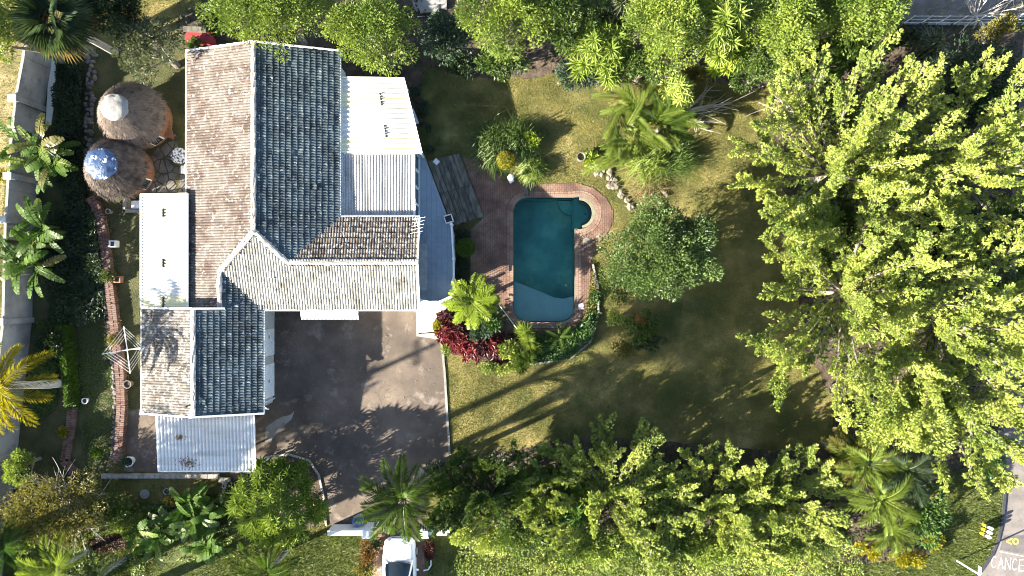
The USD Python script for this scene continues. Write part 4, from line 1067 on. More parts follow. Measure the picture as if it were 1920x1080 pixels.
# ------------------------------------------------------------ gate, car, signs
def white_wall(label, xa, xb, yb_px, h):
    pa, pb = W(xa, yb_px, h), W(xb, yb_px, h)
    t = thing('gate_wall', label, 'wall', (*((pa + pb) / 2), 0))
    part(t, 'wall', MB().beam((pa[0], pa[1], (h - 0.06) / 2), (pb[0], pb[1], (h - 0.06) / 2), 0.2, h - 0.06), white)
    part(t, 'coping', MB().beam((pa[0], pa[1], h - 0.03), (pb[0], pb[1], h - 0.03), 0.26, 0.06), white)
    return t
white_wall('low white gate wall left of the drive with the blue urn on it', 614, 679, 1000, 1.15)
white_wall('low white gate wall right of the drive under the hedge', 805, 868, 999, 1.15)
for lab, px in (('left white gate pillar with speckled top', 686), ('right white gate pillar beside the brick drive', 795)):
    q = W(px, 1002, 1.35)
    t = thing('gate_pillar', lab, 'pillar', (*q, 0))
    part(t, 'shaft', MB().box((*q, 0.62), (0.36, 0.40, 1.24)), white)
    part(t, 'cap', MB().box((*q, 1.28), (0.44, 0.46, 0.09)).box((*q, 1.34), (0.34, 0.36, 0.05)), white)
gt = thing('gate', 'white gate leaf standing open beside the left pillar', 'gate', W3(699, 1000))
g0, g1 = W(696, 1008, 1.2), W(704, 988, 1.2)
for h_ in (0.2, 0.65, 1.15):
    part(gt, 'rail', MB().beam((*g0, h_), (*g1, h_), 0.05, 0.05), white)
for k in range(6):
    q = g0 + (g1 - g0) * k / 5
    part(gt, 'bar', MB().box((*q, 0.67), (0.035, 0.035, 1.0)), white)
bu = thing('blue_urn', 'round blue and white glazed urn behind the left gate wall', 'urn', W3(671, 979))
q = W(670, 978, 0.6)
part(bu, 'bowl', MB().lathe((*q, 0), [(0.16, 0), (0.26, 0.2), (0.30, 0.42), (0.24, 0.58), (0.26, 0.64), (0.2, 0.64), (0.18, 0.5), (0, 0.45)], 22), blueglaze, smooth=40)
part(bu, 'stand', MB().lathe((*q, 0), [(0.22, 0), (0.22, 0.05), (0.0, 0.06)], 16), white)
bd = single('brick_drive', MB().prism(brick_drive, 0, 0.012), mortar, kind='structure')
mb = MB()
for r_, x in enumerate(np.arange(W(700, 0)[0], W(797, 0)[0], 0.115)):
    for y in np.arange(-20.5, W(0, 992)[1], 0.23):
        yy = y + 0.115 * (r_ % 2)
        if Point(x + 0.05, yy + 0.1).within(brick_drive):
            mb.box((x + 0.055, yy + 0.11, 0.015 + rg.uniform(0, 0.005)), (0.107, 0.222, 0.03))
part(bd, 'paving_bricks', mb, brick_m, kind='stuff')
# brick steps of the drive entrance
# the car, nose towards the gate
cx = W(747, 0, 0.9)[0]
cy0 = W(0, 1009, 0.6)[1]
car = thing('parked_car', 'white hatchback with dark windscreen entering the gate at the bottom edge', 'car', (cx, cy0 - 2.1, 0))
st_ = [  # distance from nose, half width, sill z, shoulder z, centre z
    (0.00, 0.52, 0.32, 0.52, 0.58), (0.06, 0.66, 0.24, 0.58, 0.66), (0.22, 0.80, 0.20, 0.64, 0.76), (0.50, 0.855, 0.20, 0.70, 0.86), (0.95, 0.87, 0.20, 0.78, 0.95),
    (1.25, 0.875, 0.20, 0.84, 1.00), (2.2, 0.88, 0.20, 0.88, 0.98), (3.2, 0.88, 0.22, 0.90, 0.98), (3.8, 0.84, 0.26, 0.90, 0.98), (4.05, 0.74, 0.32, 0.86, 0.92), (4.12, 0.62, 0.38, 0.74, 0.80)]
sec = []
for d_, w_, z0_, zs_, zc_ in st_:
    half = [(w_ * 0.88, z0_), (w_, z0_ + 0.14), (w_ * 1.0, (z0_ + zs_) / 2), (w_ * 0.975, zs_ - 0.05), (w_ * 0.93, zs_), (w_ * 0.80, zs_ + (zc_ - zs_) * 0.55), (w_ * 0.45, zs_ + (zc_ - zs_) * 0.9), (0, zc_)]
    full = [(x, z_) for x, z_ in half] + [(-x, z_) for x, z_ in half[-2::-1]]
    sec.append([(cx + x, cy0 - d_, z_) for x, z_ in full])
sec = np.array(sec); k_ = sec.shape[1]; ns_ = len(sec)
ii, jj = np.meshgrid(np.arange(ns_ - 1), np.arange(k_ - 1), indexing='ij')
q = np.stack([ii * k_ + jj, ii * k_ + jj + 1, (ii + 1) * k_ + jj + 1, (ii + 1) * k_ + jj], -1).reshape(-1, 4)
bodym = MB().add(sec.reshape(-1, 3), q)
bodym.f.append(np.array([[0, t_, t_ + 1] for t_ in range(1, k_ - 1)]))
bodym.f.append(np.array([[(ns_ - 1) * k_, (ns_ - 1) * k_ + t_ + 1, (ns_ - 1) * k_ + t_] for t_ in range(1, k_ - 1)]))
body = part(car, 'body', bodym, carwhite, smooth=35)
# greenhouse: windscreen, roof, side glass
gl = [(1.08, 0.70, 0.985), (1.86, 0.60, 1.42), (3.3, 0.58, 1.43), (3.95, 0.62, 1.0)]
def car_pt(d_, x, z_): return (cx + x, cy0 - d_, z_)
def slab(rows, n_, bulge=0.03):
    v = []
    for d_, w_, z_ in rows:
        for t_ in np.linspace(-1, 1, n_):
            v.append(car_pt(d_ + 0.10 * t_ * t_ * (1 if d_ < 2 else -0.3), w_ * t_, z_ + bulge * (1 - t_ * t_)))
    a, b = np.meshgrid(np.arange(len(rows) - 1), np.arange(n_ - 1), indexing='ij')
    return MB().add(v, np.stack([a * n_ + b, (a + 1) * n_ + b, (a + 1) * n_ + b + 1, a * n_ + b + 1], -1).reshape(-1, 4))
part(car, 'windscreen', slab([(1.10, 0.66, 0.985), (1.46, 0.61, 1.20), (1.78, 0.565, 1.385)], 11), carglass, smooth=True)
part(car, 'roof', slab([(1.80, 0.60, 1.40), (2.1, 0.62, 1.45), (2.8, 0.61, 1.465), (3.35, 0.58, 1.42)], 11), carwhite, smooth=True)
part(car, 'rear_window', slab([(3.38, 0.55, 1.40), (3.92, 0.60, 1.0)], 9), carglass, smooth=True)
for s in (-1, 1):
    part(car, 'side_window', MB().add([car_pt(1.30, s * 0.775, 0.97), car_pt(1.92, s * 0.625, 1.39), car_pt(3.25, s * 0.605, 1.39), car_pt(3.75, s * 0.74, 0.99)], [[0, 1, 2, 3] if s > 0 else [3, 2, 1, 0]]), carglass)
    part(car, 'pillar', MB().beam(car_pt(1.06, s * 0.755, 0.95), car_pt(1.86, s * 0.60, 1.41), 0.07, 0.05), carwhite)
    part(car, 'roof_edge', MB().tube([car_pt(1.82, s * 0.61, 1.405), car_pt(2.3, s * 0.635, 1.43), car_pt(2.9, s * 0.625, 1.43), car_pt(3.4, s * 0.59, 1.40)], 0.035), carwhite)
    part(car, 'rear_pillar', MB().beam(car_pt(3.35, s * 0.60, 1.40), car_pt(3.93, s * 0.70, 0.96), 0.09, 0.06), carwhite)
    mir = part(car, 'mirror', MB().sphere(car_pt(1.52, s * 0.98, 0.98), 0.1, 2, (1.1, 0.6, 0.75)), carwhite, smooth=True)
    part(car, 'headlight', MB().sphere(car_pt(0.20, s * 0.62, 0.66), 0.13, 2, (1.1, 1.4, 0.42)), galv, smooth=True)
    for d_ in (0.78, 3.28):
        th_ = trimesh.creation.cylinder(0.31, 0.2, sections=24); th_.apply_transform(trimesh.transformations.rotation_matrix(np.pi / 2, [0, 1, 0]))
        wh = part(car, 'wheel', (th_.vertices + np.array(car_pt(d_, s * 0.79, 0.31)), th_.faces), rubber)
        rm = trimesh.creation.cylinder(0.2, 0.22, sections=18); rm.apply_transform(trimesh.transformations.rotation_matrix(np.pi / 2, [0, 1, 0]))
        part(wh, 'rim', (rm.vertices + np.array(car_pt(d_, s * 0.79, 0.31)), rm.faces), galv)
for s in (-0.35, 0.1):
    part(car, 'wiper', MB().beam(car_pt(1.07, s, 1.02), car_pt(1.16, s + 0.42, 1.055), 0.02, 0.015), rubber)
part(car, 'bonnet_edge', MB().tube([car_pt(0.27, -0.62, 0.755), car_pt(0.20, 0, 0.775), car_pt(0.27, 0.62, 0.755)], 0.007, 4), rubber)
part(car, 'windscreen_seal', MB().tube([car_pt(1.14, -0.68, 0.985), car_pt(1.06, 0, 1.015), car_pt(1.14, 0.68, 0.985)], 0.014, 4), rubber)
for s in (-1, 1):
    part(car, 'door_seam', MB().tube([car_pt(1.34, s * 0.872, 0.45), car_pt(1.34, s * 0.845, 0.84)], 0.006, 4).tube([car_pt(2.35, s * 0.885, 0.45), car_pt(2.35, s * 0.85, 0.86)], 0.006, 4), rubber)
part(car, 'number_plate', MB().box(car_pt(-0.01, 0, 0.42), (0.5, 0.02, 0.11)), galv)
part(car, 'grille', MB().box(car_pt(0.03, 0, 0.48), (0.8, 0.06, 0.12)), rubber)
# dark seam between bonnet and wings
for s in (-1, 1):
    part(car, 'bonnet_seam', MB().tube([car_pt(0.28, s * 0.66, 0.745), car_pt(0.6, s * 0.70, 0.815), car_pt(1.04, s * 0.71, 0.895)], 0.006, 4), rubber)
# bollards and sign
for k, (px, py, nm) in enumerate(((1843, 983, 'uppermost'), (1841, 991, 'middle'), (1839, 999, 'lowest'))):
    q = W(px, py)
    t = thing('bollard', f'{nm} of three yellow and white bollards on the verge by the road', 'bollard', (*q, 0), 'bollards on the verge')
    part(t, 'post', MB().tube([(*q, 0), (*q, 0.35)], 0.085, 12), yellow_m)
    part(t, 'band', MB().tube([(*q, 0.35), (*q, 0.5)], 0.087, 12), darkpaint)
    part(t, 'cap', MB().tube([(*q, 0.5), (*q, 0.72), (*q, 0.78)], [0.086, 0.086, 0.05], 12), white)
sg = thing('street_sign', 'white street name sign on a white pole at the lower right verge', 'sign', W3(1794, 1051))
q = W(1794, 1051)
part(sg, 'pole', MB().tube([(*q, 0), (*q, 2.0)], 0.045, 8), white)
part(sg, 'name_board', MB().box((q[0], q[1] - 0.05, 1.9), (0.05, 0.95, 0.22), 0.03), white)
part(sg, 'cross_board', MB().box((q[0] + 0.1, q[1] + 0.0, 2.1), (0.5, 0.04, 0.2), 0.03), white)
wr = single('entrance_rail', MB().tube([(*W(794, 1070, 0.5), 0.5), (*W(803, 1068, 0.5), 0.5), (*W(808, 1060, 0.5), 0.5), (*W(808, 1050, 0.45), 0.45)], 0.035, 6).tube([(*W(803, 1068, 0.5), 0.5), (*W(803, 1068, 0.5), 0)], 0.03, 6), white, 'short bent white rail beside the drive right of the car', 'rail')

# ------------------------------------------------------------ vegetation builders
def bez(a, b, c, n):
    t = np.linspace(0, 1, n)[:, None]
    a, b, c = (np.asarray(x, float) for x in (a, b, c))
    return a * (1 - t) ** 2 + 2 * b * t * (1 - t) + c * t ** 2


def dense(name, label, px, py, rx, ry, top, leaf, L=0.14, dens=230, lobes=None, low=0.25, seed=0, cat='tree', trunk=bark, lump=0.36, clump=1.0, group=None, width=0.5, base_h=None):
    """A rounded crown of many lobes. px, py, rx, ry: its outline in the picture at two thirds of its height."""
    hm = top * 0.62
    c = W(px, py, hm)
    Rx, Ry = rx * (CH - hm) / FPX, ry * (CH - hm) / FPX
    zb = top * low if base_h is None else base_h
    Rz = (top - zb) / 2
    cz = zb + Rz
    rg = np.random.default_rng(1000 + seed)
    R = (Rx + Ry) / 2
    k = lobes or int(np.clip(6 + 7 * R * R, 10, 90))
    f_ = np.sqrt((np.arange(k) + 0.5) / k) * 0.97; a_ = np.arange(k) * 2.399963 + rg.normal(0, 0.3, k)
    d = np.c_[f_ * np.cos(a_), f_ * np.sin(a_), np.sqrt(np.maximum(1 - f_ ** 2, 0)) * np.where(rg.random(k) < 0.25, rg.uniform(-0.3, 0.5, k), 1.0)]
    d += rg.normal(0, 0.06, (k, 3))
    lr = R * rg.uniform(0.5, 1.4, k) * lump * (10.0 / max(k, 10)) ** 0.22
    lr = np.maximum(lr, 0.12)
    wob = 0.78 + 0.42 * rg.random(k)
    cen = np.array([c[0], c[1], cz]) + d * np.array([Rx, Ry, Rz]) * wob[:, None] - d * lr[:, None] * 0.85
    area = 2.2 * np.pi * R * (R + Rz)
    n = int(area * dens * 0.85 * (0.14 / L) ** 2)
    li = rg.choice(k, n, p=lr ** 2 / (lr ** 2).sum())
    u = rdir(rg, n)
    fl = (u[:, 2] < 0) & (rg.random(n) < 0.7); u[fl, 2] *= -1
    P = cen[li] + u * lr[li, None] * (0.55 + 0.55 * rg.random(n) ** 0.6)[:, None]
    out = unit(P - [c[0], c[1], cz - Rz * 0.4])
    D = unit(u * 0.8 + out * 0.4 + rdir(rg, n) * 0.8)
    N = unit(u + [0, 0, 0.25] + rdir(rg, n) * 0.75)
    LL = L * rg.uniform(0.65, 1.3, n)
    P[:, 2] = np.maximum(P[:, 2], 0.05)
    t = thing(name, label, cat, (c[0], c[1], 0), group)
    tr = MB()
    r0 = min(0.035 * top + 0.02, 0.24)
    fork = np.array([c[0], c[1], zb * 0.9 + 0.05])
    tr.tube([(c[0], c[1], 0), tuple((np.array([c[0], c[1], 0]) + fork) / 2 + [0.05, 0.03, 0]), tuple(fork)], [r0 * 1.25, r0, r0 * 0.85], 7)
    for q in rg.choice(k, min(k, 9), replace=False):
        tr.tube(bez(fork - [0, 0, 0.1], (fork + cen[q]) / 2 + [0, 0, 0.15 * Rz], cen[q], 5), np.linspace(r0 * 0.55, 0.012, 5), 5)
    part(t, 'trunk' if cat == 'tree' else 'stem', tr, trunk)
    part(t, 'crown', MB().add(*leaf_quads(P, D, N, LL, LL * width)), leaf)
    return t


def plume(name, label, px, py, R_px, top, leaf, seed, nl=34, L=0.112, az=None, ctr=None, trunk=bark, squash=(1, 1), rise=0.35, tuft=9, wid=0.37, group=None, reach=(0.45, 1.0), hubs=1, sub=3, sl=(0.16, 0.30)):
    """A tree of long arching limbs, each clothed in leaf tufts, so that the crown reads as feathery fans."""
    hm = top * 0.7
    c = W(px, py, hm)
    R = R_px * (CH - hm) / FPX
    rg = np.random.default_rng(2000 + seed)
    t = thing(name, label, 'tree', (c[0], c[1], 0), group)
    wood = MB()
    P, D, N = [], [], []
    hb = [np.array([c[0] + rg.normal(0, R * 0.18 * (hubs > 1)), c[1] + rg.normal(0, R * 0.18 * (hubs > 1)), top * rg.uniform(0.25, 0.36)]) for _ in range(hubs)]
    for h in hb:
        wood.tube(bez((c[0], c[1], 0), (c[0], c[1], h[2] * 0.6), h, 5), np.linspace(0.05 * top ** 0.8, 0.03 * top ** 0.8, 5), 8)

    def clothe(pts, r0, lv):
        seg = np.linalg.norm(np.diff(pts, axis=0), axis=1); tot = seg.sum()
        m = max(3, int(tot / 0.033))
        s = np.sort(rg.random(m)); cum = np.r_[0, np.cumsum(seg)] / tot
        pp = np.stack([np.interp(s, cum, pts[:, k]) for k in range(3)], 1)
        dd = unit(np.stack([np.interp(np.minimum(s + 0.05, 1), cum, pts[:, k]) - np.interp(np.maximum(s - 0.05, 0), cum, pts[:, k]) for k in range(3)], 1))
        w_ = r0 * (wid * np.maximum(1.0 - s, 0) ** 0.9 * np.clip(0.45 + s * 2.0, 0, 1) + 0.02)
        sa = unit(np.cross(dd, [0.1, 0.2, 1.0])); sb = np.cross(dd, sa)
        ph = rg.uniform(0, 2 * np.pi, m)
        rad = sa * np.cos(ph)[:, None] + sb * np.sin(ph)[:, None]
        kk = tuft
        q_ = pp + rad * (w_ * rg.uniform(0.4, 1.15, m))[:, None] + dd * (w_ * rg.uniform(0.0, 1.1, m))[:, None]
        tp = np.repeat(q_, kk, 0) + rdir(rg, m * kk) * (rg.random(m * kk) ** 0.5)[:, None] * np.repeat(0.05 + 0.16 * w_, kk)[:, None]
        R_ = np.repeat(rad, kk, 0)
        P.append(tp); D.append(unit(np.repeat(dd, kk, 0) * 0.9 + R_ * 0.6 + rdir(rg, m * kk) * 0.7)); N.append(unit(R_ + [0, 0, 0.25] + rdir(rg, m * kk) * 0.7))

    ga = 2.399963
    for i in range(nl):
        f = (i + 0.5) / nl
        a = i * ga + rg.normal(0, 0.1) if az is None else math.radians(az[0] + (az[1] - az[0]) * ((i * 0.618034) % 1.0) + rg.normal(0, 4))
        rr = R * (reach[0] + (reach[1] - reach[0]) * math.sqrt(f)) * rg.uniform(0.82, 1.12)
        if f < 0.2:
            rr *= 0.5
        tipz = top * (1.02 - 0.42 * (rr / R) ** 1.5) * rg.uniform(0.86, 1.08)
        h = hb[rg.integers(hubs)]
        tip = np.array([c[0] + rr * math.cos(a) * squash[0], c[1] + rr * math.sin(a) * squash[1], tipz])
        mid = h + (tip - h) * np.array([0.58, 0.58, 0.42]) + rg.normal(0, 0.12, 3)
        pts = bez(h, mid, tip, 12)
        wood.tube(pts, np.linspace(0.02 * top ** 0.7, 0.008, 12), 5, cap=False)
        clothe(pts[2 if i % 2 else 1:], 1.0, 0)
        for q in range(sub):
            k = rg.integers(5, 10)
            d0 = unit(pts[k + 1] - pts[k]); sd = unit(np.cross(d0, [0, 0, 1.0])) * rg.choice([-1, 1])
            ln = R * rg.uniform(*sl)
            e_ = pts[k] + (d0 * 0.9 + sd * rg.uniform(0.25, 0.55) + [0, 0, rg.uniform(-0.15, 0.25)]) * ln
            p2 = bez(pts[k], (pts[k] + e_) / 2 - [0, 0, 0.08 * ln], e_, 6)
            wood.tube(p2, np.linspace(0.016, 0.005, 6), 4, cap=False)
            clothe(p2[1:], 0.82, 1)
    P, D, N = np.vstack(P), np.vstack(D), np.vstack(N)
    LL = L * rg.uniform(0.65, 1.3, len(P))
    part(t, 'trunk', wood, trunk)
    part(t, 'crown', MB().add(*leaf_quads(P, D, N, LL, LL * 0.52)), leaf)
    return t


def frond_curve(o, a, L, e0, e1, n=12):
    s = np.linspace(0, 1, n)
    el = e0 + (e1 - e0) * s ** 1.15
    ds = L / (n - 1)
    r = np.r_[0, np.cumsum(np.cos(el[:-1]) * ds)]; z = np.r_[0, np.cumsum(np.sin(el[:-1]) * ds)]
    return np.c_[o[0] + r * math.cos(a), o[1] + r * math.sin(a), o[2] + z]


def feather(mb_r, mb_l, o, a, L, e0, e1, rg, pairs=34, ll=0.42, lw=0.035, vee=0.35, fwd=0.7, bare=0.12, droop=0.25, rr=0.018):
    pts = frond_curve(o, a, L, e0, e1)
    mb_r.tube(pts, np.linspace(rr, 0.004, len(pts)), 4, cap=False)
    s = np.linspace(bare, 0.995, pairs)
    x = np.linspace(0, 1, len(pts))
    pp = np.stack([np.interp(s, x, pts[:, k]) for k in range(3)], 1)
    dd = unit(np.stack([np.interp(np.minimum(s + 0.04, 1), x, pts[:, k]) - np.interp(np.maximum(s - 0.04, 0), x, pts[:, k]) for k in range(3)], 1))
    side = unit(np.cross(dd, [0, 0, 1.0])); up = np.cross(side, dd)
    prof = ll * (0.25 + 0.75 * np.sin(np.pi * np.clip(0.12 + 0.83 * s, 0, 1)) ** 0.8)
    for sg_ in (-1, 1):
        d = unit(side * sg_ + dd * (fwd + 0.5 * s[:, None]) + up * vee + rdir(rg, pairs) * 0.13)
        mb_l.add(*leaf_quads(pp, d, up + rdir(rg, pairs) * 0.15, prof * rg.uniform(0.85, 1.1, pairs), lw, 0.15, droop))


def palm(name, label, px, py, h, L, leaf, seed, n=16, e0=(0.1, 1.3), e1=(-1.0, -0.2), pairs=34, ll=0.42, lw=0.04, trunk_r=0.13, base=None, cat='palm tree', azs=None, trunk=palebark, vee=0.35, dead=0, group=None, spread=0.0, fwd=0.7, rr=0.02):
    c = W(px, py, h)
    rg = np.random.default_rng(3000 + seed)
    b = c if base is None else W(*base)
    t = thing(name, label, cat, (*b, 0), group)
    part(t, 'trunk', MB().tube(bez((*b, 0), (*(b * 0.6 + c * 0.4), h * 0.55), (*c, h), 8), np.linspace(trunk_r * 1.15, trunk_r * 0.85, 8), 9), trunk)
    for i in range(n):
        f = (i + 0.5) / n
        a = i * 2.399963 + rg.normal(0, 0.2) if azs is None else math.radians(azs[i % len(azs)] + rg.normal(0, 5))
        ea = e0[1] + (e0[0] - e0[1]) * f; eb = e1[1] + (e1[0] - e1[1]) * f
        m1, m2 = MB(), MB()
        o = np.array([c[0], c[1], h]) + np.r_[rg.normal(0, spread + 0.02, 2), rg.normal(0, 0.03)]
        feather(m1, m2, o, a, L * rg.uniform(0.85, 1.1), ea + rg.normal(0, 0.08), eb + rg.normal(0, 0.12), rg, pairs, ll, lw, vee, fwd, rr=rr)
        m2.add(*m1.arrays())
        part(t, 'frond', m2, lf_dry if i >= n - dead else leaf, 'dry brown frond' if i >= n - dead else None)
    return t


def fan_palm(name, label, px, py, h, base, leaf, seed, n=26, L=1.5):
    c = W(px, py, h); rg = np.random.default_rng(3500 + seed); b = W(*base)
    t = thing(name, label, 'palm tree', (*b, 0))
    part(t, 'trunk', MB().tube(bez((*b, 0), (*(b * 0.55 + c * 0.45), h * 0.5), (*c, h), 8), np.linspace(0.19, 0.14, 8), 10), palebark)
    for i in range(n):
        f = (i + 0.5) / n; a = i * 2.399963 + rg.normal(0, 0.15)
        el = 1.2 - 1.75 * f
        o = np.array([c[0], c[1], h])
        d = np.array([math.cos(a) * math.cos(el), math.sin(a) * math.cos(el), math.sin(el)])
        pe = o + d * L * 0.5
        sd = unit(np.cross(d, [0, 0, 1.0])); up = np.cross(sd, d)
        k = 26
        th = np.linspace(-1.75, 1.75, k)
        D = np.cos(th)[:, None] * d + np.sin(th)[:, None] * sd + up * (0.15 - 0.2 * np.abs(np.sin(th)))[:, None]
        mb = MB().add(*leaf_quads(np.repeat(pe[None], k, 0), D, np.repeat(up[None], k, 0) + rdir(rg, k) * 0.1, L * 0.85 * (0.75 + 0.25 * np.cos(th)) * rg.uniform(0.92, 1.05, k), 0.11, 0.12, 0.28))
        mb.tube([o, pe], 0.014, 4, cap=False)
        part(t, 'fan_leaf', mb, leaf if f < 0.85 else lf_dry)
    return t


def blade(mb, o, a, L, Wd, e0, e1, rg, tear=0.25, n=12, pet=0.25):
    pts = frond_curve(o, a, L, e0, e1, n + 1)
    mb.tube(pts, np.linspace(0.03, 0.006, len(pts)), 4, cap=False)
    i0 = int(n * pet)
    sd = np.array([-math.sin(a), math.cos(a), 0.0])
    tw = rg.normal(0, 0.25)
    for i in range(i0, n):
        f0, f1 = (i - i0) / (n - i0), (i + 1 - i0) / (n - i0)
        w0, w1 = (Wd / 2 * (math.sin(math.pi * min(max(0.06 + 0.90 * f, 0), 1)) ** 0.55) for f in (f0, f1))
        up = unit(np.cross(sd, pts[i + 1] - pts[i]) * -1); up = up if up[2] > 0 else -up
        for s in (-1, 1):
            lift = (0.30 + rg.normal(0, 0.10 if tear else 0.03)) + tw * s
            g = rg.uniform(0, tear) * np.linalg.norm(pts[i + 1] - pts[i])
            fw = unit(pts[i + 1] - pts[i])
            out = sd * s + up * lift - np.array([0, 0, 0.25])
            v = [pts[i], pts[i] + out * w0 + fw * (g + 0.25 * w0), pts[i + 1] + out * w1 + fw * 0.25 * w1, pts[i + 1]]
            mb.add(v, [[0, 1, 2, 3]] if s > 0 else [[3, 2, 1, 0]])


def banana(name, label, px, py, h, L, Wd, leaf, seed, n=14, stems=3, spread=0.4, e0=(0.5, 1.35), e1=(-0.9, 0.1), cat='banana plant', tear=0.25, azs=None, mix=None):
    c = W(px, py, h * 0.7); rg = np.random.default_rng(4000 + seed)
    t = thing(name, label, cat, (*c, 0))
    sp = [np.array([*(c + rg.normal(0, spread, 2)), h * rg.uniform(0.4, 0.68)]) for _ in range(stems)]
    for s in sp:
        part(t, 'stem', MB().tube([(s[0], s[1], 0), (s[0], s[1], s[2] * 0.6), tuple(s)], [0.11, 0.09, 0.06], 7), lf_mid)
    for i in range(n):
        f = rg.random(); s = sp[i % stems]
        a = i * 2.399963 + rg.normal(0, 0.3) if azs is None else math.radians(rg.uniform(*azs))
        mb = MB()
        blade(mb, s, a, L * rg.uniform(0.8, 1.15), Wd * rg.uniform(0.85, 1.15), e0[0] + (e0[1] - e0[0]) * f, e1[0] + (e1[1] - e1[0]) * f + rg.normal(0, 0.15), rg, tear)
        part(t, 'leaf', mb, leaf if not mix or rg.random() < 0.55 else mix[rg.integers(len(mix))])
    return t


def rosettes(name, label, px, py, rx, ry, top, leaf, seed, n=40, L=0.42, Wd=0.085, k=13, low=0.35, cat='tree', dome=0.5, el=(0.0, 0.9), trunk=palebark, group=None, under=True, tilt=0.45):
    hm = top * 0.75
    c = W(px, py, hm); Rx, Ry = rx * (CH - hm) / FPX, ry * (CH - hm) / FPX
    rg = np.random.default_rng(5000 + seed)
    t = thing(name, label, cat, (*c, 0), group)
    wood = MB(); P, D, N = [], [], []
    hub = np.array([c[0], c[1], top * low])
    wood.tube([(c[0], c[1], 0), tuple(hub)], [0.05 * top ** 0.5, 0.04 * top ** 0.5], 7)
    for i in range(n):
        f = math.sqrt((i + 0.5) / n); a = i * 2.399963 + rg.normal(0, 0.2)
        q = np.array([c[0] + Rx * f * math.cos(a), c[1] + Ry * f * math.sin(a), top * (1 - dome * f * f) * rg.uniform(0.86, 1.04)])
        wood.tube(bez(hub, (hub + q) / 2 + [0, 0, -0.1 * top], q, 5), np.linspace(0.03, 0.014, 5), 4, cap=False)
        ax = unit(np.array([f * math.cos(a) * tilt, f * math.sin(a) * tilt, 1.0]) + rg.normal(0, 0.12, 3))
        e1 = unit(np.cross(ax, [0.3, 1, 0.1])); e2 = np.cross(ax, e1)
        for ring in range(2):
            kk = k - 4 * ring
            an_ = np.arange(kk) * 2 * np.pi / kk + rg.uniform(0, 6)
            e_ = el[0] + (el[1] - el[0]) * ring + rg.normal(0, 0.13, kk)
            d = np.cos(e_)[:, None] * (np.cos(an_)[:, None] * e1 + np.sin(an_)[:, None] * e2) + np.sin(e_)[:, None] * ax
            P.append(np.repeat(q[None], kk, 0) + d * 0.03); D.append(d); N.append(np.repeat(ax[None], kk, 0) + rdir(rg, kk) * 0.15)
    P, D, N = np.vstack(P), np.vstack(D), np.vstack(N)
    part(t, 'trunk' if cat == 'tree' else 'stem', wood, trunk)
    mb = MB().add(*leaf_quads(P, D, N, L * rg.uniform(0.75, 1.2, len(P)), Wd, 0.2, 0.18))
    part(t, 'crown' if cat == 'tree' else 'foliage', mb, leaf)
    return t


def tuft(name, label, px, py, r, h, leaf, seed, n=260, Wd=0.03, cat='grass clump', lean=(0, 0), group=None, sub='blades'):
    c = W(px, py, h * 0.4); rg = np.random.default_rng(6000 + seed); R = r * CH / FPX
    o = np.c_[c + rg.normal(0, R * 0.22, (n, 2)), np.zeros(n)]
    a = rg.uniform(0, 2 * np.pi, n); f = rg.random(n) ** 0.7
    hz = np.c_[np.cos(a), np.sin(a)] * (R * f)[:, None] + np.array(lean)
    top = h * (1.05 - 0.55 * f) * rg.uniform(0.7, 1.1, n)
    mid = o + np.c_[hz * 0.4, top]; tip = o + np.c_[hz * 1.05, top * (0.95 - 0.55 * f)]
    sd = unit(np.cross(np.c_[hz, np.zeros(n)] + 1e-3, [0, 0, 1.0])) * Wd / 2
    v = np.stack([o - sd, o + sd, mid - sd * 0.8, mid + sd * 0.8, tip], 1).reshape(-1, 3)
    i = np.arange(n) * 5
    fc = np.vstack([np.stack([i, i + 1, i + 3], 1), np.stack([i, i + 3, i + 2], 1), np.stack([i + 2, i + 3, i + 4], 1)])
    t = thing(name, label, cat, (*c, 0), group)
    part(t, sub, (v, fc), leaf)
    part(t, 'root_base', MB().lathe((*c, 0), [(R * 0.25, 0), (R * 0.18, 0.06), (0, 0.09)], 8), soil)
    return t


def ball(label, px, py, r, zc_, leaf, seed):
    """A clipped round bush: a stem, an inner ball of twigs and a dense skin of small leaves."""
    c = W(px, py, zc_); R = r * (CH - zc_) / FPX; rg = np.random.default_rng(7000 + seed)
    t = thing('clipped_bush', label, 'bush', (*c, 0))
    part(t, 'stem', MB().tube([(*c, 0), (*c, zc_)], 0.035, 6), bark)
    n = 2600
    u = rdir(rg, n)
    bump = 0.93 + 0.12 * meshkit.fbm(u * 4 + seed, 3, seed)
    P = np.array([*c, zc_]) + u * (R * bump * rg.uniform(0.86, 1.0, n))[:, None]
    part(t, 'foliage', MB().add(*leaf_quads(P, u * 0.6 + rdir(rg, n) * 0.8, u + rdir(rg, n) * 0.5, 0.075 * rg.uniform(0.7, 1.3, n), 0.04)), leaf)
    return t


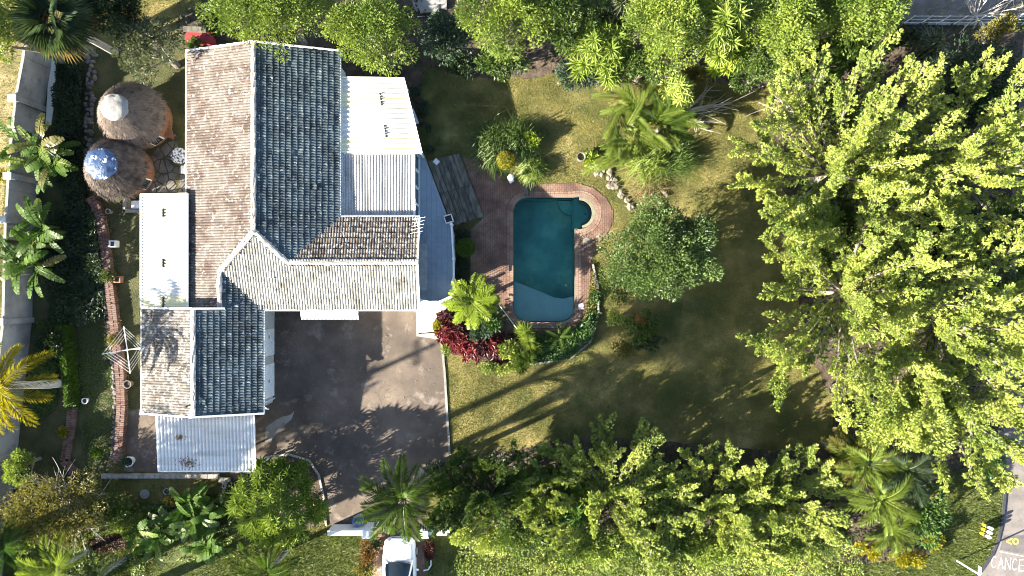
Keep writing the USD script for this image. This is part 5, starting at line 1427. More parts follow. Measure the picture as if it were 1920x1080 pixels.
def cover(name, label, poly, n, h, L, leaf, seed, Wd=None, cat='ground cover', clump=0.0, kind='stuff'):
    rg = np.random.default_rng(8000 + seed); b = poly.bounds
    p = rg.uniform([b[0], b[1]], [b[2], b[3]], (n * 3, 2))
    p = p[shapely.contains_xy(poly, p[:, 0], p[:, 1])][:n]
    hh = h * np.clip(1.9 * meshkit.fbm(np.c_[p * 0.9, np.full(len(p), seed * 3.1)], 3, seed) - 0.35, 0.05, 1)
    if clump:
        k = meshkit.fbm(np.c_[p * 0.8, np.full(len(p), seed)], 2, seed + 5) > clump
        p, hh = p[k], hh[k]
    m = len(p)
    P = np.c_[p, hh * rg.random(m) ** 0.5 + 0.02]
    D = rdir(rg, m); D[:, 2] = np.abs(D[:, 2]) * 0.5 + 0.1
    return single(name, MB().add(*leaf_quads(P, D, rdir(rg, m) * 0.5 + [0, 0, 1], L * rg.uniform(0.6, 1.35, m), (Wd or L * 0.5))), leaf, label, cat, kind=kind)


def bare(name, label, px, py, r, h, seed, n=16, m=deadwood, azs=None, cat='dead tree', lie=False):
    c = W(px, py, h * 0.4); rg = np.random.default_rng(9000 + seed); R = r * CH / FPX
    t = thing(name, label, cat, (*c, 0))
    tr = MB().tube([(*c, 0), (*c, h * 0.25 + 0.05)], [0.07, 0.05], 6)
    part(t, 'trunk', tr, m)
    o = np.array([*c, h * 0.25])
    for i in range(n):
        a = math.radians(rg.uniform(*azs)) if azs else i * 2.4 + rg.normal(0, 0.3)
        e_ = o + [R * rg.uniform(0.5, 1) * math.cos(a), R * rg.uniform(0.5, 1) * math.sin(a), h * rg.uniform(0.1, 0.7)]
        mb = MB(); pts = bez(o, (o + e_) / 2 + rg.normal(0, 0.12 * R, 3), e_, 7)
        mb.tube(pts, np.linspace(0.035, 0.008, 7), 5, cap=False)
        for q in range(4):
            k = rg.integers(2, 6)
            d = unit(pts[k + 1] - pts[k]) + rg.normal(0, 0.55, 3)
            ln = R * rg.uniform(0.15, 0.35)
            mb.tube(bez(pts[k], pts[k] + d * ln * 0.5 + rg.normal(0, 0.03, 3), pts[k] + d * ln + rg.normal(0, 0.06, 3), 4), np.linspace(0.014, 0.004, 4), 4, cap=False)
        part(t, 'branch', mb, m)
    return t


# ------------------------------------------------------------ the planting, top edge from the left
dense('leafy_tree', 'lime green leafy tree in the top left corner behind the fan palm', 14, 60, 52, 74, 7.0, lf_lime, 0.16, seed=1)
fan_palm('fan_palm', 'blue-green fan palm leaning over the top left corner with its pale trunk bare', 106, 38, 5.0, (217, 99), lf_fan, 1, n=24, L=1.5)
dense('dark_tree', 'dark green tree at the top edge beside the fan palm', 225, 28, 62, 62, 4.8, lf_dark, 0.15, seed=3)
dense('grey_tree', 'grey-green small leaved tree above the upper round hut', 286, 92, 62, 56, 4.2, lf_grey, 0.14, seed=4, dens=200)
dense('shrub', 'small green shrub near the top edge right of the red trough', 402, 46, 26, 28, 1.6, lf_mid, 0.14, seed=5, cat='shrub')
dense('shrub', 'little fresh green shrub directly in front of the red trough', 368, 83, 13, 14, 0.9, lf_gloss, 0.13, seed=6, cat='shrub')
dense('roof_tree', 'yellow-green tree overhanging the upper end of the main roof', 520, 28, 112, 74, 6.6, lf_bright, 0.125, seed=7, lobes=60)
dense('roof_tree', 'round yellow-green tree above the ribbed patio roof', 707, 74, 84, 68, 6.4, lf_bright, 0.125, seed=8, lobes=50)
dense('shrub', 'bluish dark shrub between the round tree and the upper lawn', 838, 72, 46, 52, 2.6, lf_blue, 0.2, seed=9, cat='shrub')
dense('shrub', 'low dark shrub at the left end of the upper lawn', 868, 122, 34, 26, 1.3, lf_dark, 0.16, seed=10, cat='shrub')
dense('shrub', 'light green leafy shrub under the trees left of the rosette tree', 935, 122, 52, 30, 2.2, lf_mid, 0.2, seed=11, cat='shrub')
dense('hedge_tree', 'leftmost yellow-green tree of the belt above the upper lawn', 955, 40, 92, 78, 6.2, lf_bright, 0.125, seed=12)
dense('hedge_tree', 'dark bushy tree at the top edge between two bright trees', 1062, 42, 68, 62, 5.6, lf_mid, 0.17, seed=13)
dense('hedge_shrub', 'grey-green spreading shrub at the edge of the upper lawn below the rosette tree', 1088, 140, 62, 30, 1.9, lf_blue, 0.16, seed=14, cat='shrub')
rosettes('rosette_tree', 'pale rosette leaved tree in the belt above the upper lawn', 1128, 88, 58, 58, 4.6, lf_frond, 15, n=46, L=0.58, Wd=0.11)
rosettes('rosette_tree', 'small whitish rosette tree touching the top edge', 1160, 14, 50, 24, 5.2, lf_grey, 16, n=20, L=0.55, Wd=0.12)
dense('hedge_tree', 'broad bright tree right of the pale rosette tree', 1245, 62, 88, 82, 6.6, lf_bright, 0.125, seed=17)
dense('hedge_tree', 'lower dark green tree below the broad bright tree', 1205, 128, 52, 32, 3.6, lf_mid, 0.15, seed=18)
rosettes('rosette_tree', 'tall pale rosette tree near the middle of the upper right belt', 1352, 42, 34, 62, 6.6, lf_frond, 19, n=38, L=0.6, Wd=0.12, dome=0.3)
rosettes('rosette_tree', 'lower pale rosette tree just below the tall one in the upper belt', 1374, 92, 34, 34, 4.4, lf_fern, 20, n=22, L=0.55, Wd=0.11)
dense('hedge_tree', 'bright tree right of the two pale rosette trees', 1450, 55, 82, 76, 7.0, lf_bright, 0.125, seed=21)
dense('hedge_tree', 'darker tree hanging over the lawn below the upper right belt', 1432, 128, 74, 46, 4.8, lf_mid, 0.125, seed=22)
dense('hedge_tree', 'rightmost bright tree of the upper belt by the shaded road', 1582, 32, 112, 66, 6.8, lf_bright, 0.125, seed=23, lobes=60)
dense('shrub', 'low olive shrub at the lawn edge under the upper belt', 1300, 142, 40, 22, 1.5, lf_olive, 0.14, seed=24, cat='shrub')
palm('feather_palm', 'glossy feather palm between the upper belt and the great tree', 1588, 112, 3.4, 2.1, lf_palm, 25, n=13, ll=0.55, lw=0.06, e0=(0.2, 1.2), e1=(-1.1, -0.4))
tuft('flax_clump', 'spiky pale green clump by the shaded upper road', 1742, 88, 46, 1.5, lf_grey, 26, n=240, Wd=0.05, cat='plant')
bare('bare_tree', 'leafless grey branches spread over the shaded upper road', 1838, 25, 70, 2.6, 1, n=18)
dense('shrub', 'dark green shrub in shade beside the flax clump at the upper road', 1690, 75, 28, 26, 1.4, lf_dark, 0.16, seed=27, cat='shrub')
dense('shrub', 'small rust tinged bush at the upper right between the fans', 1862, 66, 26, 30, 3.2, lf_olive, 0.14, seed=28, cat='shrub')

# upper lawn
rosettes('young_tree', 'slim yellow-green young tree with hanging leaves on the upper lawn', 1272, 172, 30, 40, 3.2, lf_lime, 31, n=36, L=0.4, Wd=0.10, el=(-0.5, 0.3), dome=0.55)
bare('fallen_branch', 'bare pale branches beside the slim yellow-green tree', 1285, 208, 95, 1.0, 3, n=9, azs=(-10, 42), cat='dead branch')
bare('fallen_branch', 'small bare twigs lying right of the tall fronds', 1290, 225, 62, 0.6, 4, n=6, azs=(-28, 0), cat='dead branch')
bare('fallen_branch', 'thin bare twigs sticking out at the left edge of the great tree', 1500, 205, 70, 2.0, 5, n=5, azs=(150, 190), cat='dead branch')
palm('reed_palm', 'tall light green arching fronds of the clump on the upper lawn', 1190, 232, 1.1, 2.5, lf_frond, 32, n=34, e0=(0.55, 1.3), e1=(-0.9, 0.2), pairs=44, ll=0.46, lw=0.035, spread=0.75, trunk_r=0.09, vee=0.2, fwd=0.9)
palm('reed_palm', 'dark green stiff fronds at the right of the arching clump', 1240, 238, 1.4, 1.9, lf_palm, 33, n=10, azs=(95, 75, 115, 50, 20, 140, 0, 330), e0=(0.5, 1.2), e1=(-0.6, 0.2), pairs=36, ll=0.42, lw=0.045, trunk_r=0.07)
tuft('grass_clump', 'tall fine green grass clump at the foot of the arching fronds', 1212, 300, 62, 1.3, lf_frond, 34, n=520, Wd=0.03)
tuft('grass_clump', 'dark fine grass spreading right from the arching fronds', 1268, 298, 52, 0.9, lf_mid, 35, n=420, Wd=0.03, lean=(0.4, 0))
tuft('grass_clump', 'pale dry grass between the rocks and the round tree', 1215, 350, 55, 0.6, lf_dry, 36, n=420, Wd=0.025)
tuft('grass_clump', 'dark green long grass clump left of the yellow ball bush', 922, 275, 60, 1.2, lf_mid, 37, n=900, Wd=0.028)
tuft('grass_clump', 'dark long grass clump above the yellow ball bush', 968, 268, 52, 1.2, lf_mid, 38, n=800, Wd=0.028)
tuft('grass_clump', 'sunlit pale arching grass just right of the white globe lamp', 995, 315, 32, 0.9, lf_frond, 39, n=520, Wd=0.03, lean=(0.1, -0.2))
dense('shrub', 'small light green plant at the top of the long grass clump', 998, 262, 18, 16, 0.9, lf_fern, 0.16, seed=40, cat='plant')
dense('shrub', 'broad leaved plant right beside the stone urn', 1107, 300, 16, 16, 0.6, lf_fern, 0.24, seed=41, cat='plant')
rg = np.random.default_rng(5)
rk = thing('rockery', 'pale rocks lining the bed between pool and arching fronds', 'rocks', W3(1150, 335))
for k in range(24):
    x, y = np.interp(k / 23, [0, 0.45, 1], [1105, 1140, 1185]) + rg.normal(0, 5), np.interp(k / 23, [0, 0.45, 1], [310, 328, 385]) + rg.normal(0, 5)
    m_ = trimesh.creation.icosphere(1, 1.0); vv = m_.vertices * (1 + rg.uniform(-0.25, 0.25, (len(m_.vertices), 1)))
    s = rg.uniform(0.08, 0.2)
    part(rk, 'rock', (vv * [s, s * 1.2, s * 0.7] + [*W(x, y), s * 0.35], m_.faces), rockpale)
lg2 = thing('log', 'short pale log lying under the grass near the rocks', 'log', W3(1235, 352))
part(lg2, 'wood', MB().tube([(*W(1226, 342), 0.12), (*W(1250, 368), 0.12)], [0.09, 0.07], 8), deadwood)
part(lg2, 'cut_end', MB().tube([(*W(1225, 341), 0.12), (*W(1226, 342), 0.12)], [0.085, 0.092], 8), rockpale)
ball('yellow clipped ball bush beside the white globe lamp', 948, 300, 17, 0.75, lf_yellow, 1)
ball('bright green clipped ball bush between patio railing and paving', 873, 464, 17.5, 0.85, lf_top, 2)
for k, (x, y, r) in enumerate(((776, 168, 11), (792, 198, 14), (802, 240, 11), (795, 212, 10), (806, 280, 12))):
    rosettes('agave', ('grey-green agave at the upper end of the narrow bed by the slanted roof', 'largest grey-green agave in the narrow bed by the slanted roof', 'agave in the narrow bed closest above the lowest one', 'smaller agave touching the largest one in the narrow bed', 'lowest agave in the narrow bed next to the timber steps')[k], x, y, 2, 2, 0.35, lf_blue, 50 + k, n=1, L=r * 0.028, Wd=0.07, k=14, cat='plant', el=(0.2, 0.9))
# bed between patio and pool
palm('tree_fern', 'bright lime tree fern at the corner of the patio', 884, 566, 2.3, 1.38, lf_fern, 60, n=22, e0=(0.1, 0.9), e1=(-0.8, -0.2), pairs=19, ll=0.38, lw=0.085, trunk_r=0.1, trunk=bark, vee=0.1, fwd=0.35, cat='tree fern')
dense('shrub', 'dark green bush behind the tree fern on the pool side', 921, 596, 25, 27, 1.5, lf_gloss, 0.15, seed=61, cat='shrub')
dense('shrub', 'blue-green soft bush below the tree fern among red leaves', 902, 618, 24, 24, 1.3, lf_blue, 0.15, seed=62, cat='shrub')
dense('shrub', 'yellow-green little bush at the white landing', 822, 612, 12, 14, 0.9, lf_yellow, 0.13, seed=63, cat='shrub')
for k, (x, y, r, m, lab) in enumerate(((838, 592, 20, lf_wine, 'dark wine red shrub next to the white landing'), (838, 622, 22, lf_red, 'bright red shrub at the left of the red group'), (862, 640, 22, lf_red, 'red shrub in the middle of the red group'),
                                      (882, 655, 22, lf_red, 'red shrub at the lower tip of the red group'), (858, 612, 16, lf_wine, 'dark red shrub between landing and blue-green bush'), (926, 650, 20, lf_red, 'red shrub apart on the right of the red group'), (905, 645, 16, lf_wine, 'dark red shrub filling the gap in the red group'))):
    rosettes('red_shrub', lab, x, y, r, r, 0.95, m, 64 + k, n=11, L=0.32, Wd=0.13, k=8, cat='shrub', low=0.2, dome=0.45, el=(0.0, 0.8))
dense('shrub', 'yellow-green shrub at the right end of the red group', 952, 655, 24, 22, 1.0, lf_lime, 0.12, seed=72, cat='shrub')
for k, (x, y, r) in enumerate(((838, 655, 12), (915, 690, 16), (940, 692, 12), (958, 688, 14))):
    dense('border_plant', ('pale lime border plant beside the drive kerb', 'pale lime border plant below the red shrubs', 'small lime border plant beside the yuccas', 'lime border plant at the foot of the yuccas')[k], x, y, r, r * 0.8, 0.45, lf_lime, 0.11, seed=73 + k, cat='plant')
for k, (x, y, h) in enumerate(((984, 622, 1.5), (990, 640, 1.3), (972, 665, 1.2), (990, 672, 1.1), (976, 690, 0.9), (1000, 650, 1.0))):
    rosettes('yucca', ('topmost spiky yucca at the lower pool corner', 'spiky yucca second from the top at the pool corner', 'left spiky yucca of the lower pool bed', 'spiky yucca below the middle of the pool bed group', 'lowest spiky yucca at the lawn edge', 'right spiky yucca of the lower pool bed')[k], x, y, 3, 3, h, lf_frond if k < 2 else lf_mid, 80 + k, n=2, L=0.55, Wd=0.045, k=26, cat='plant', el=(0.0, 0.7), tilt=0.2)
palm('cycad', 'dark fine leaved cycad below the shallow pool end', 1048, 632, 0.5, 0.9, lf_palm, 87, n=12, e0=(0.1, 0.9), e1=(-0.5, 0.1), pairs=24, ll=0.16, lw=0.025, trunk_r=0.09, cat='cycad')
cover('bed_plants', 'mixed low dark leaves filling the bed along the lower pool side', rag(PL([(1000, 630), (1060, 628), (1098, 600), (1108, 545), (1120, 545), (1120, 595), (1104, 640), (1066, 668), (1010, 676), (985, 670)]), 0.1, 61), 2600, 0.5, 0.2, lf_gloss, 1)
cover('bed_plants', 'sparse olive leaves along the right edge of the pool bed', rag(PL([(1090, 612), (1104, 560), (1110, 505), (1118, 540), (1118, 590), (1100, 630)]), 0.08, 62), 900, 0.35, 0.13, lf_olive, 2)
cover('bed_plants', 'dark shaded low leaves under the patio railing', PL([(856, 432), (879, 432), (880, 520), (920, 535), (925, 560), (880, 545), (856, 545)]), 1200, 0.35, 0.15, lf_dark, 3)
cover('bed_litter', 'brown fallen leaves among the red shrubs', PL([(905, 625), (985, 625), (990, 690), (930, 690), (890, 660)]), 900, 0.06, 0.12, lf_wine, 4)
ek = thing('bed_edging', 'thin stone edging curving round the lower pool bed', 'edging', W3(1110, 600))
lnk = LineString([W(x, y) for x, y in ((1112, 500), (1121, 540), (1121, 590), (1107, 640), (1070, 671), (1010, 681), (985, 683))])
for k in range(int(lnk.length / 0.28)):
    a, b = np.array(lnk.interpolate(k * 0.28).coords[0]), np.array(lnk.interpolate(k * 0.28 + 0.1).coords[0])
    part(ek, 'stone', MB().box((*a, 0.07), (0.25, 0.1, 0.16 + rg.uniform(-0.02, 0.02)), math.atan2(*(b - a)[::-1]) + rg.normal(0, 0.06)), stone_m)

# round tree by the pool and shrubs on the lawn
dense('round_tree', 'big round dark green tree standing right of the pool', 1240, 470, 108, 92, 4.3, lf_round, 0.12, seed=90, lobes=110, dens=400, lump=0.34)
dense('round_tree', 'thinner soft branches of a lower tree left below the big round tree', 1160, 528, 40, 46, 2.6, lf_mid, 0.13, seed=91, dens=120, lump=0.25, lobes=30)
dense('flower_shrub', 'yellow-green shrub at the left of the flowering group on the lawn', 1156, 598, 20, 20, 1.2, lf_lime, 0.14, seed=92, cat='shrub', dens=180)
dense('flower_shrub', 'larger dark green flowering shrub with orange blossoms on the lawn', 1200, 612, 38, 36, 1.7, lf_mid, 0.14, seed=93, cat='shrub', dens=190)
dense('flower_shrub', 'round olive shrub at the lower end of the flowering group', 1170, 656, 24, 24, 1.1, lf_olive, 0.13, seed=94, cat='shrub', dens=200)
dense('flower_shrub', 'loose dark shrub at the lower right of the flowering group', 1215, 640, 30, 24, 1.2, lf_dark, 0.13, seed=95, cat='shrub', dens=150)
rg = np.random.default_rng(66)
for k, (x, y, lab) in enumerate(((1206, 603, 'red-orange blossom cluster on the larger lawn shrub'), (1196, 597, 'small orange blossom cluster beside the red-orange one'))):
    q = np.array([*W(x, y, 1.75), 1.75]); n_ = 40
    single('blossoms', MB().add(*leaf_quads(q + rg.normal(0, 0.07, (n_, 3)), rdir(rg, n_), rdir(rg, n_) + [0, 0, 1], 0.09, 0.06)), lf_orange, lab, 'blossom')

# the great feathery trees on the right
plume('great_tree', 'huge bright feathery tree spreading over the right lawn edge, upper left fan', 1632, 300, 252, 9.0, lf_lime, 1, nl=36, tuft=9, sub=5)
plume('great_tree', 'huge bright feathery tree with long tips over the lawn, middle left fan', 1642, 545, 265, 8.6, lf_lime, 2, nl=38, tuft=9, sub=5)
plume('great_tree', 'bright feathery tree at the right edge of the picture, upper one', 1862, 285, 225, 9.4, lf_lime, 3, nl=31, tuft=9, sub=5)
plume('great_tree', 'bright feathery tree at the right edge of the picture, lower one', 1835, 620, 240, 8.8, lf_lime, 4, nl=31, tuft=9, sub=5)
plume('great_tree', 'bright feathery tree hanging over the road at the lower right', 1838, 790, 165, 6.6, lf_lime, 5, nl=20, tuft=9, sub=5)
dense('understorey_tree', 'dense bushy lime green tree below the left great feathery trees', 1690, 770, 112, 78, 4.6, lf_lime, 0.14, seed=101, lobes=60, dens=210)
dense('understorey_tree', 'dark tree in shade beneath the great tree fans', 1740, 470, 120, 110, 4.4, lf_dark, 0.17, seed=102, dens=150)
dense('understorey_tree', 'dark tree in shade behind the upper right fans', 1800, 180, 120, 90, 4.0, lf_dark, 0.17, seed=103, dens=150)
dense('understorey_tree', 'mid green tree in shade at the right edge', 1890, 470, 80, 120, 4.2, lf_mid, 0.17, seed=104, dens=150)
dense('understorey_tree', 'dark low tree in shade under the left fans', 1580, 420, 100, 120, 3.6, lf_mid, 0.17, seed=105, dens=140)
dense('understorey_tree', 'mid green tree filling the gap at the upper left of the great trees', 1555, 215, 80, 70, 4.2, lf_mid, 0.15, seed=231, dens=170)
dense('understorey_tree', 'mid green tree between the two left great trees at the lawn edge', 1530, 415, 70, 60, 4.0, lf_mid, 0.15, seed=232, dens=170)
dense('shrub', 'round green shrub beside the road under the tree tips', 1858, 868, 26, 26, 1.3, lf_gloss, 0.14, seed=106, cat='shrub')

# lower right: palms and shrubs
palm('garden_palm', 'bright feather palm below the great tree, upper of the palm group', 1625, 868, 2.9, 2.0, lf_frond, 110, n=15, ll=0.5, lw=0.032, pairs=30, e0=(0.2, 1.3), e1=(-1.0, -0.3))
palm('garden_palm', 'feather palm in the middle of the lower right group', 1650, 935, 2.8, 2.1, lf_frond, 111, n=15, ll=0.5, lw=0.032, pairs=30, e0=(0.2, 1.3), e1=(-1.0, -0.3), dead=2)
palm('garden_palm', 'silvery feather palm right of the upper palm in the group', 1695, 880, 3.1, 1.8, lf_fan, 112, n=13, ll=0.48, lw=0.032, pairs=30, e0=(0.2, 1.3), e1=(-1.0, -0.3))
palm('garden_palm', 'lowest feather palm of the group above the yellow bushes', 1668, 988, 2.2, 1.6, lf_frond, 113, n=12, ll=0.45, lw=0.032, pairs=30, e0=(0.2, 1.3), e1=(-1.0, -0.3), dead=1)
palm('garden_palm', 'dull olive palm at the left of the palm group', 1585, 850, 2.6, 1.6, lf_olive, 114, n=12, ll=0.45, lw=0.04, e0=(0.1, 1.2), e1=(-1.2, -0.5), dead=2)
dense('shrub', 'deep green leafy shrub right of the palm group', 1730, 962, 48, 50, 2.6, lf_gloss, 0.2, seed=115, cat='shrub')
dense('yellow_shrub', 'yellow shrub left below the palm group on the verge', 1628, 1030, 34, 18, 1.1, lf_yellow, 0.13, seed=116, cat='shrub')
dense('yellow_shrub', 'yellow shrub at the bottom of the verge by the deep green shrub', 1704, 1046, 40, 18, 1.1, lf_yellow, 0.13, seed=117, cat='shrub')
dense('yellow_shrub', 'small yellow tipped shrub at the right of the yellow bushes', 1748, 1012, 20, 20, 1.2, lf_yellow, 0.15, seed=118, cat='shrub', dens=150)

# the hedge of feathery trees along the bottom
plume('hedge_tree', 'dark feathery tree at the left end of the lower hedge', 912, 958, 118, 5.6, lf_mid, 11, nl=28, az=(20, 215), tuft=9, sub=5, wid=0.23, sl=(0.22, 0.36))
plume('hedge_tree', 'bright feathery tree with pale branches in the middle of the lower hedge', 1150, 958, 172, 4.4, lf_lime, 12, nl=36, az=(-60, 235), tuft=9, sub=4, wid=0.23, sl=(0.22, 0.36))
plume('hedge_tree', 'feathery tree right of the pale branched one in the lower hedge', 1345, 972, 150, 4.2, lf_lime, 13, nl=30, az=(-55, 230), tuft=9, sub=4, wid=0.23, sl=(0.22, 0.36))
plume('hedge_tree', 'feathery tree at the right end of the lower hedge', 1472, 962, 140, 4.2, lf_lime, 14, nl=30, az=(-60, 230), tuft=9, sub=4, wid=0.23, sl=(0.22, 0.36))
plume('hedge_tree', 'small dark feathery tree between the two left hedge trees', 1020, 962, 105, 3.2, lf_bright, 15, nl=22, az=(10, 190), tuft=9, sub=5, wid=0.23, sl=(0.22, 0.36))
rosettes('rosette_tree', 'dark green rosette leaved shrub inside the lower hedge', 1072, 960, 44, 34, 2.6, lf_gloss, 120, n=30, L=0.45, Wd=0.1)
for k, (x, y, rx, ry, h, m, lab) in enumerate(((985, 1003, 66, 46, 2.5, lf_mid, 'dark green hedge bush above the bottom edge right of the gate'), (1100, 1020, 78, 44, 2.6, lf_bright, 'bright hedge bush below the rosette shrub at the bottom edge'),
                                      (1210, 1008, 78, 48, 2.7, lf_mid, 'mottled hedge bush in the middle of the bottom edge'), (1330, 1018, 82, 46, 2.7, lf_bright, 'bright hedge bush right of the mottled one at the bottom edge'), (1450, 1016, 82, 46, 2.7, lf_bright, 'bright hedge bush near the palms at the bottom edge'),
                                      (1548, 1000, 46, 42, 2.0, lf_mid, 'small hedge bush left of the palm group'), (870, 985, 40, 36, 2.0, lf_lime, 'lime hedge bush hanging over the right gate wall'), (930, 1010, 40, 34, 1.6, lf_lime, 'lime hedge bush next to the right gate wall'))):
    dense('hedge_bush', lab, x, y, rx, ry, h, m, 0.14, seed=121 + k, cat='bush')
cover('verge_weeds', 'tangled bright weeds along the foot of the lower hedge', rag(PL([(860, 990), (1000, 985), (1500, 985), (1600, 1020), (1620, 1100), (850, 1110)]), 0.3, 71), 14000, 0.45, 0.11, lf_lime, 10)
# around the gate
palm('gate_palm', 'large feather palm with arching fronds standing over the gate', 757, 934, 4.3, 2.35, lf_palm, 130, n=17, ll=0.50, lw=0.042, e0=(-0.1, 1.15), e1=(-1.0, -0.25), base=(790, 884), pairs=40, trunk_r=0.15, rr=0.026, azs=(90, 72, 45, 118, 140, 160, 185, 205, 228, 268, 290, 310, 335, 5, 25, 105, 250, 172, 60))
dense('shrub', 'dark green bush beside the drive under the gate palm', 822, 884, 22, 22, 1.2, lf_dark, 0.13, seed=131, cat='shrub')
dense('shrub', 'olive mottled bush right of the gate palm', 838, 908, 22, 20, 1.1, lf_olive, 0.12, seed=132, cat='shrub')
dense('shrub', 'rusty orange leaved shrub left of the parked car', 690, 1036, 16, 26, 0.8, lf_rust, 0.14, seed=133, cat='shrub')
dense('shrub', 'green and rust shrub at the bottom edge left of the car', 684, 1066, 20, 16, 0.7, lf_olive, 0.13, seed=134, cat='shrub')
dense('shrub', 'low dark border plants right of the brick drive', 806, 1030, 10, 24, 0.6, lf_wine, 0.11, seed=135, cat='shrub')
dense('shrub', 'small green plant between the left pillar and the gate leaf', 706, 1018, 9, 14, 0.6, lf_gloss, 0.12, seed=136, cat='shrub')
# island bed left of the drive
rosettes('rosette_tree', 'broad green rosette leaved tree in the bed left of the drive', 512, 950, 88, 80, 3.7, lf_bright, 140, n=95, L=0.46, Wd=0.105, dome=0.45)
dense('shrub', 'green fine leaved shrub at the top of the bed by the drive', 545, 884, 28, 22, 1.5, lf_mid, 0.13, seed=141, cat='shrub')
dense('shrub', 'bluish shrub at the upper left of the bed by the drive', 490, 886, 34, 22, 1.6, lf_blue, 0.15, seed=142, cat='shrub')
dense('shrub', 'grey twiggy shrub along the drive edge of the island bed', 588, 935, 18, 30, 1.0, lf_grey, 0.11, seed=143, cat='shrub', dens=130)
dense('shrub', 'tiny yellow flowered shrub at the tip of the island bed', 562, 902, 10, 8, 1.5, lf_yellow, 0.1, seed=144, cat='shrub')
# lower left
dense('dry_shrub', 'large olive twiggy shrub in the lower left corner', 118, 955, 108, 70, 2.4, lf_olive, 0.12, seed=150, cat='shrub', dens=170, lump=0.3, lobes=60)
bare('dry_twigs', 'bare pale twigs standing out of the big olive shrub', 120, 950, 112, 2.6, 6, n=26, cat='twigs')
dense('shrub', 'dark green shrub at the right side of the big olive shrub', 215, 950, 42, 34, 1.5, lf_mid, 0.13, seed=151, cat='shrub')
palm('bottom_palm', 'feather palm cut by the bottom edge left of the middle bananas', 110, 1066, 2.6, 1.9, lf_frond, 152, n=13, ll=0.5, lw=0.032, pairs=30, e0=(0.2, 1.3), e1=(-1.0, -0.3))
palm('bottom_palm', 'feather palm in the bottom left corner', 14, 1020, 2.4, 1.6, lf_gloss, 153, n=12, ll=0.45, lw=0.032, pairs=30, e0=(0.2, 1.3), e1=(-1.0, -0.3))
palm('bottom_palm', 'grey-green palm frond clump at the bottom edge below the bananas', 190, 1078, 2.2, 1.7, lf_fan, 154, n=9, ll=0.45, lw=0.032, pairs=30, e0=(0.2, 1.3), e1=(-1.0, -0.3))
palm('bottom_palm', 'fine feather palm at the bottom edge under the rosette tree', 505, 1070, 3.2, 2.0, lf_palm, 155, n=12, ll=0.45, lw=0.035, e0=(0.2, 1.3), e1=(-1.1, -0.3))
banana('banana_plant', 'leftmost banana plant above the front lawn', 300, 1003, 2.4, 1.35, 0.34, lf_blade, 160, n=24, stems=5, mix=(lf_palm, lf_mid, lf_frond), spread=0.5)
banana('banana_plant', 'larger banana plant right of the leftmost one', 338, 985, 2.6, 1.55, 0.36, lf_blade, 161, n=20, stems=4, mix=(lf_palm, lf_mid), spread=0.4)
banana('strelitzia', 'dark glossy broad leaved plant between bananas and carport', 385, 955, 2.4, 0.95, 0.36, lf_blade, 162, n=18, stems=4, spread=0.3, cat='broad leaved plant', tear=0.0)
banana('strelitzia', 'dark broad leaved plant at the bottom edge beside the rosette tree', 388, 1035, 2.4, 1.2, 0.34, lf_blade, 163, n=14, stems=3, spread=0.4, cat='broad leaved plant', tear=0.1)
dense('shrub', 'dark bushy plant between carport and rosette tree', 445, 925, 34, 30, 1.6, lf_dark, 0.16, seed=164, cat='shrub')
dense('shrub', 'pale olive tuft beside the ringed pot below the carport', 325, 938, 16, 12, 0.6, lf_olive, 0.12, seed=165, cat='plant')
cover('red_litter', 'dark red ground leaves above the bright banana plant', PL([(170, 1010), (240, 1000), (245, 1025), (200, 1035), (172, 1028)]), 700, 0.2, 0.12, lf_wine, 11)
cover('bed_plants', 'dark leaves on the shaded ground below the carport strip', PL([(200, 950), (430, 940), (440, 985), (240, 1000)]), 1300, 0.4, 0.16, lf_dark, 12, clump=0.42)
# left garden
banana('banana_plant', 'upper sunlit banana clump overhanging the boundary wall', 60, 292, 3.0, 1.6, 0.36, lf_blade, 170, n=44, stems=7, spread=0.75, mix=(lf_frond, lf_bright, lf_mid, lf_olive, lf_palm), tear=0.5)
banana('banana_plant', 'lower sunlit banana clump overhanging the boundary wall', 60, 478, 3.3, 1.7, 0.38, lf_blade, 171, n=50, stems=7, spread=0.8, mix=(lf_frond, lf_bright, lf_mid, lf_olive, lf_palm), tear=0.5)
palm('yellow_palm', 'yellow feather palm at the left edge with pale leaning trunk', 4, 722, 5.4, 2.4, lf_palmy, 174, n=24, ll=0.5, lw=0.032, e0=(-0.2, 1.2), e1=(-1.3, -0.4), base=(126, 718), trunk_r=0.2, dead=2, pairs=34)
dense('shrub', 'fine light green young tree near the boundary wall foot', 42, 872, 28, 38, 2.2, lf_frond, 0.13, seed=175, cat='shrub', dens=190)
dense('shrub', 'soft dark shrub left of the clipped hedge', 96, 640, 34, 34, 1.2, lf_dark, 0.13, seed=176, cat='shrub')
dense('shrub', 'little yellow-green shrub on the grass near the brick edging', 185, 846, 12, 12, 0.6, lf_top, 0.13, seed=177, cat='shrub')
dense('shrub', 'little yellow shrub beside the curved brick edging', 119, 810, 11, 12, 0.5, lf_yellow, 0.11, seed=178, cat='shrub')
dense('shrub', 'small olive plant on the brick edging beside the orange pot', 204, 518, 14, 12, 0.6, lf_mid, 0.12, seed=179, cat='plant')
dense('shrub', 'small olive plant on the brick edging above the clothes line', 214, 637, 12, 12, 0.6, lf_olive, 0.12, seed=180, cat='plant')
rosettes('agave', 'small agave in the white ringed pot left of the carport', 233, 866, 2, 2, 0.6, lf_blue, 181, n=1, L=0.34, Wd=0.08, k=16, cat='plant', el=(0.1, 0.9))
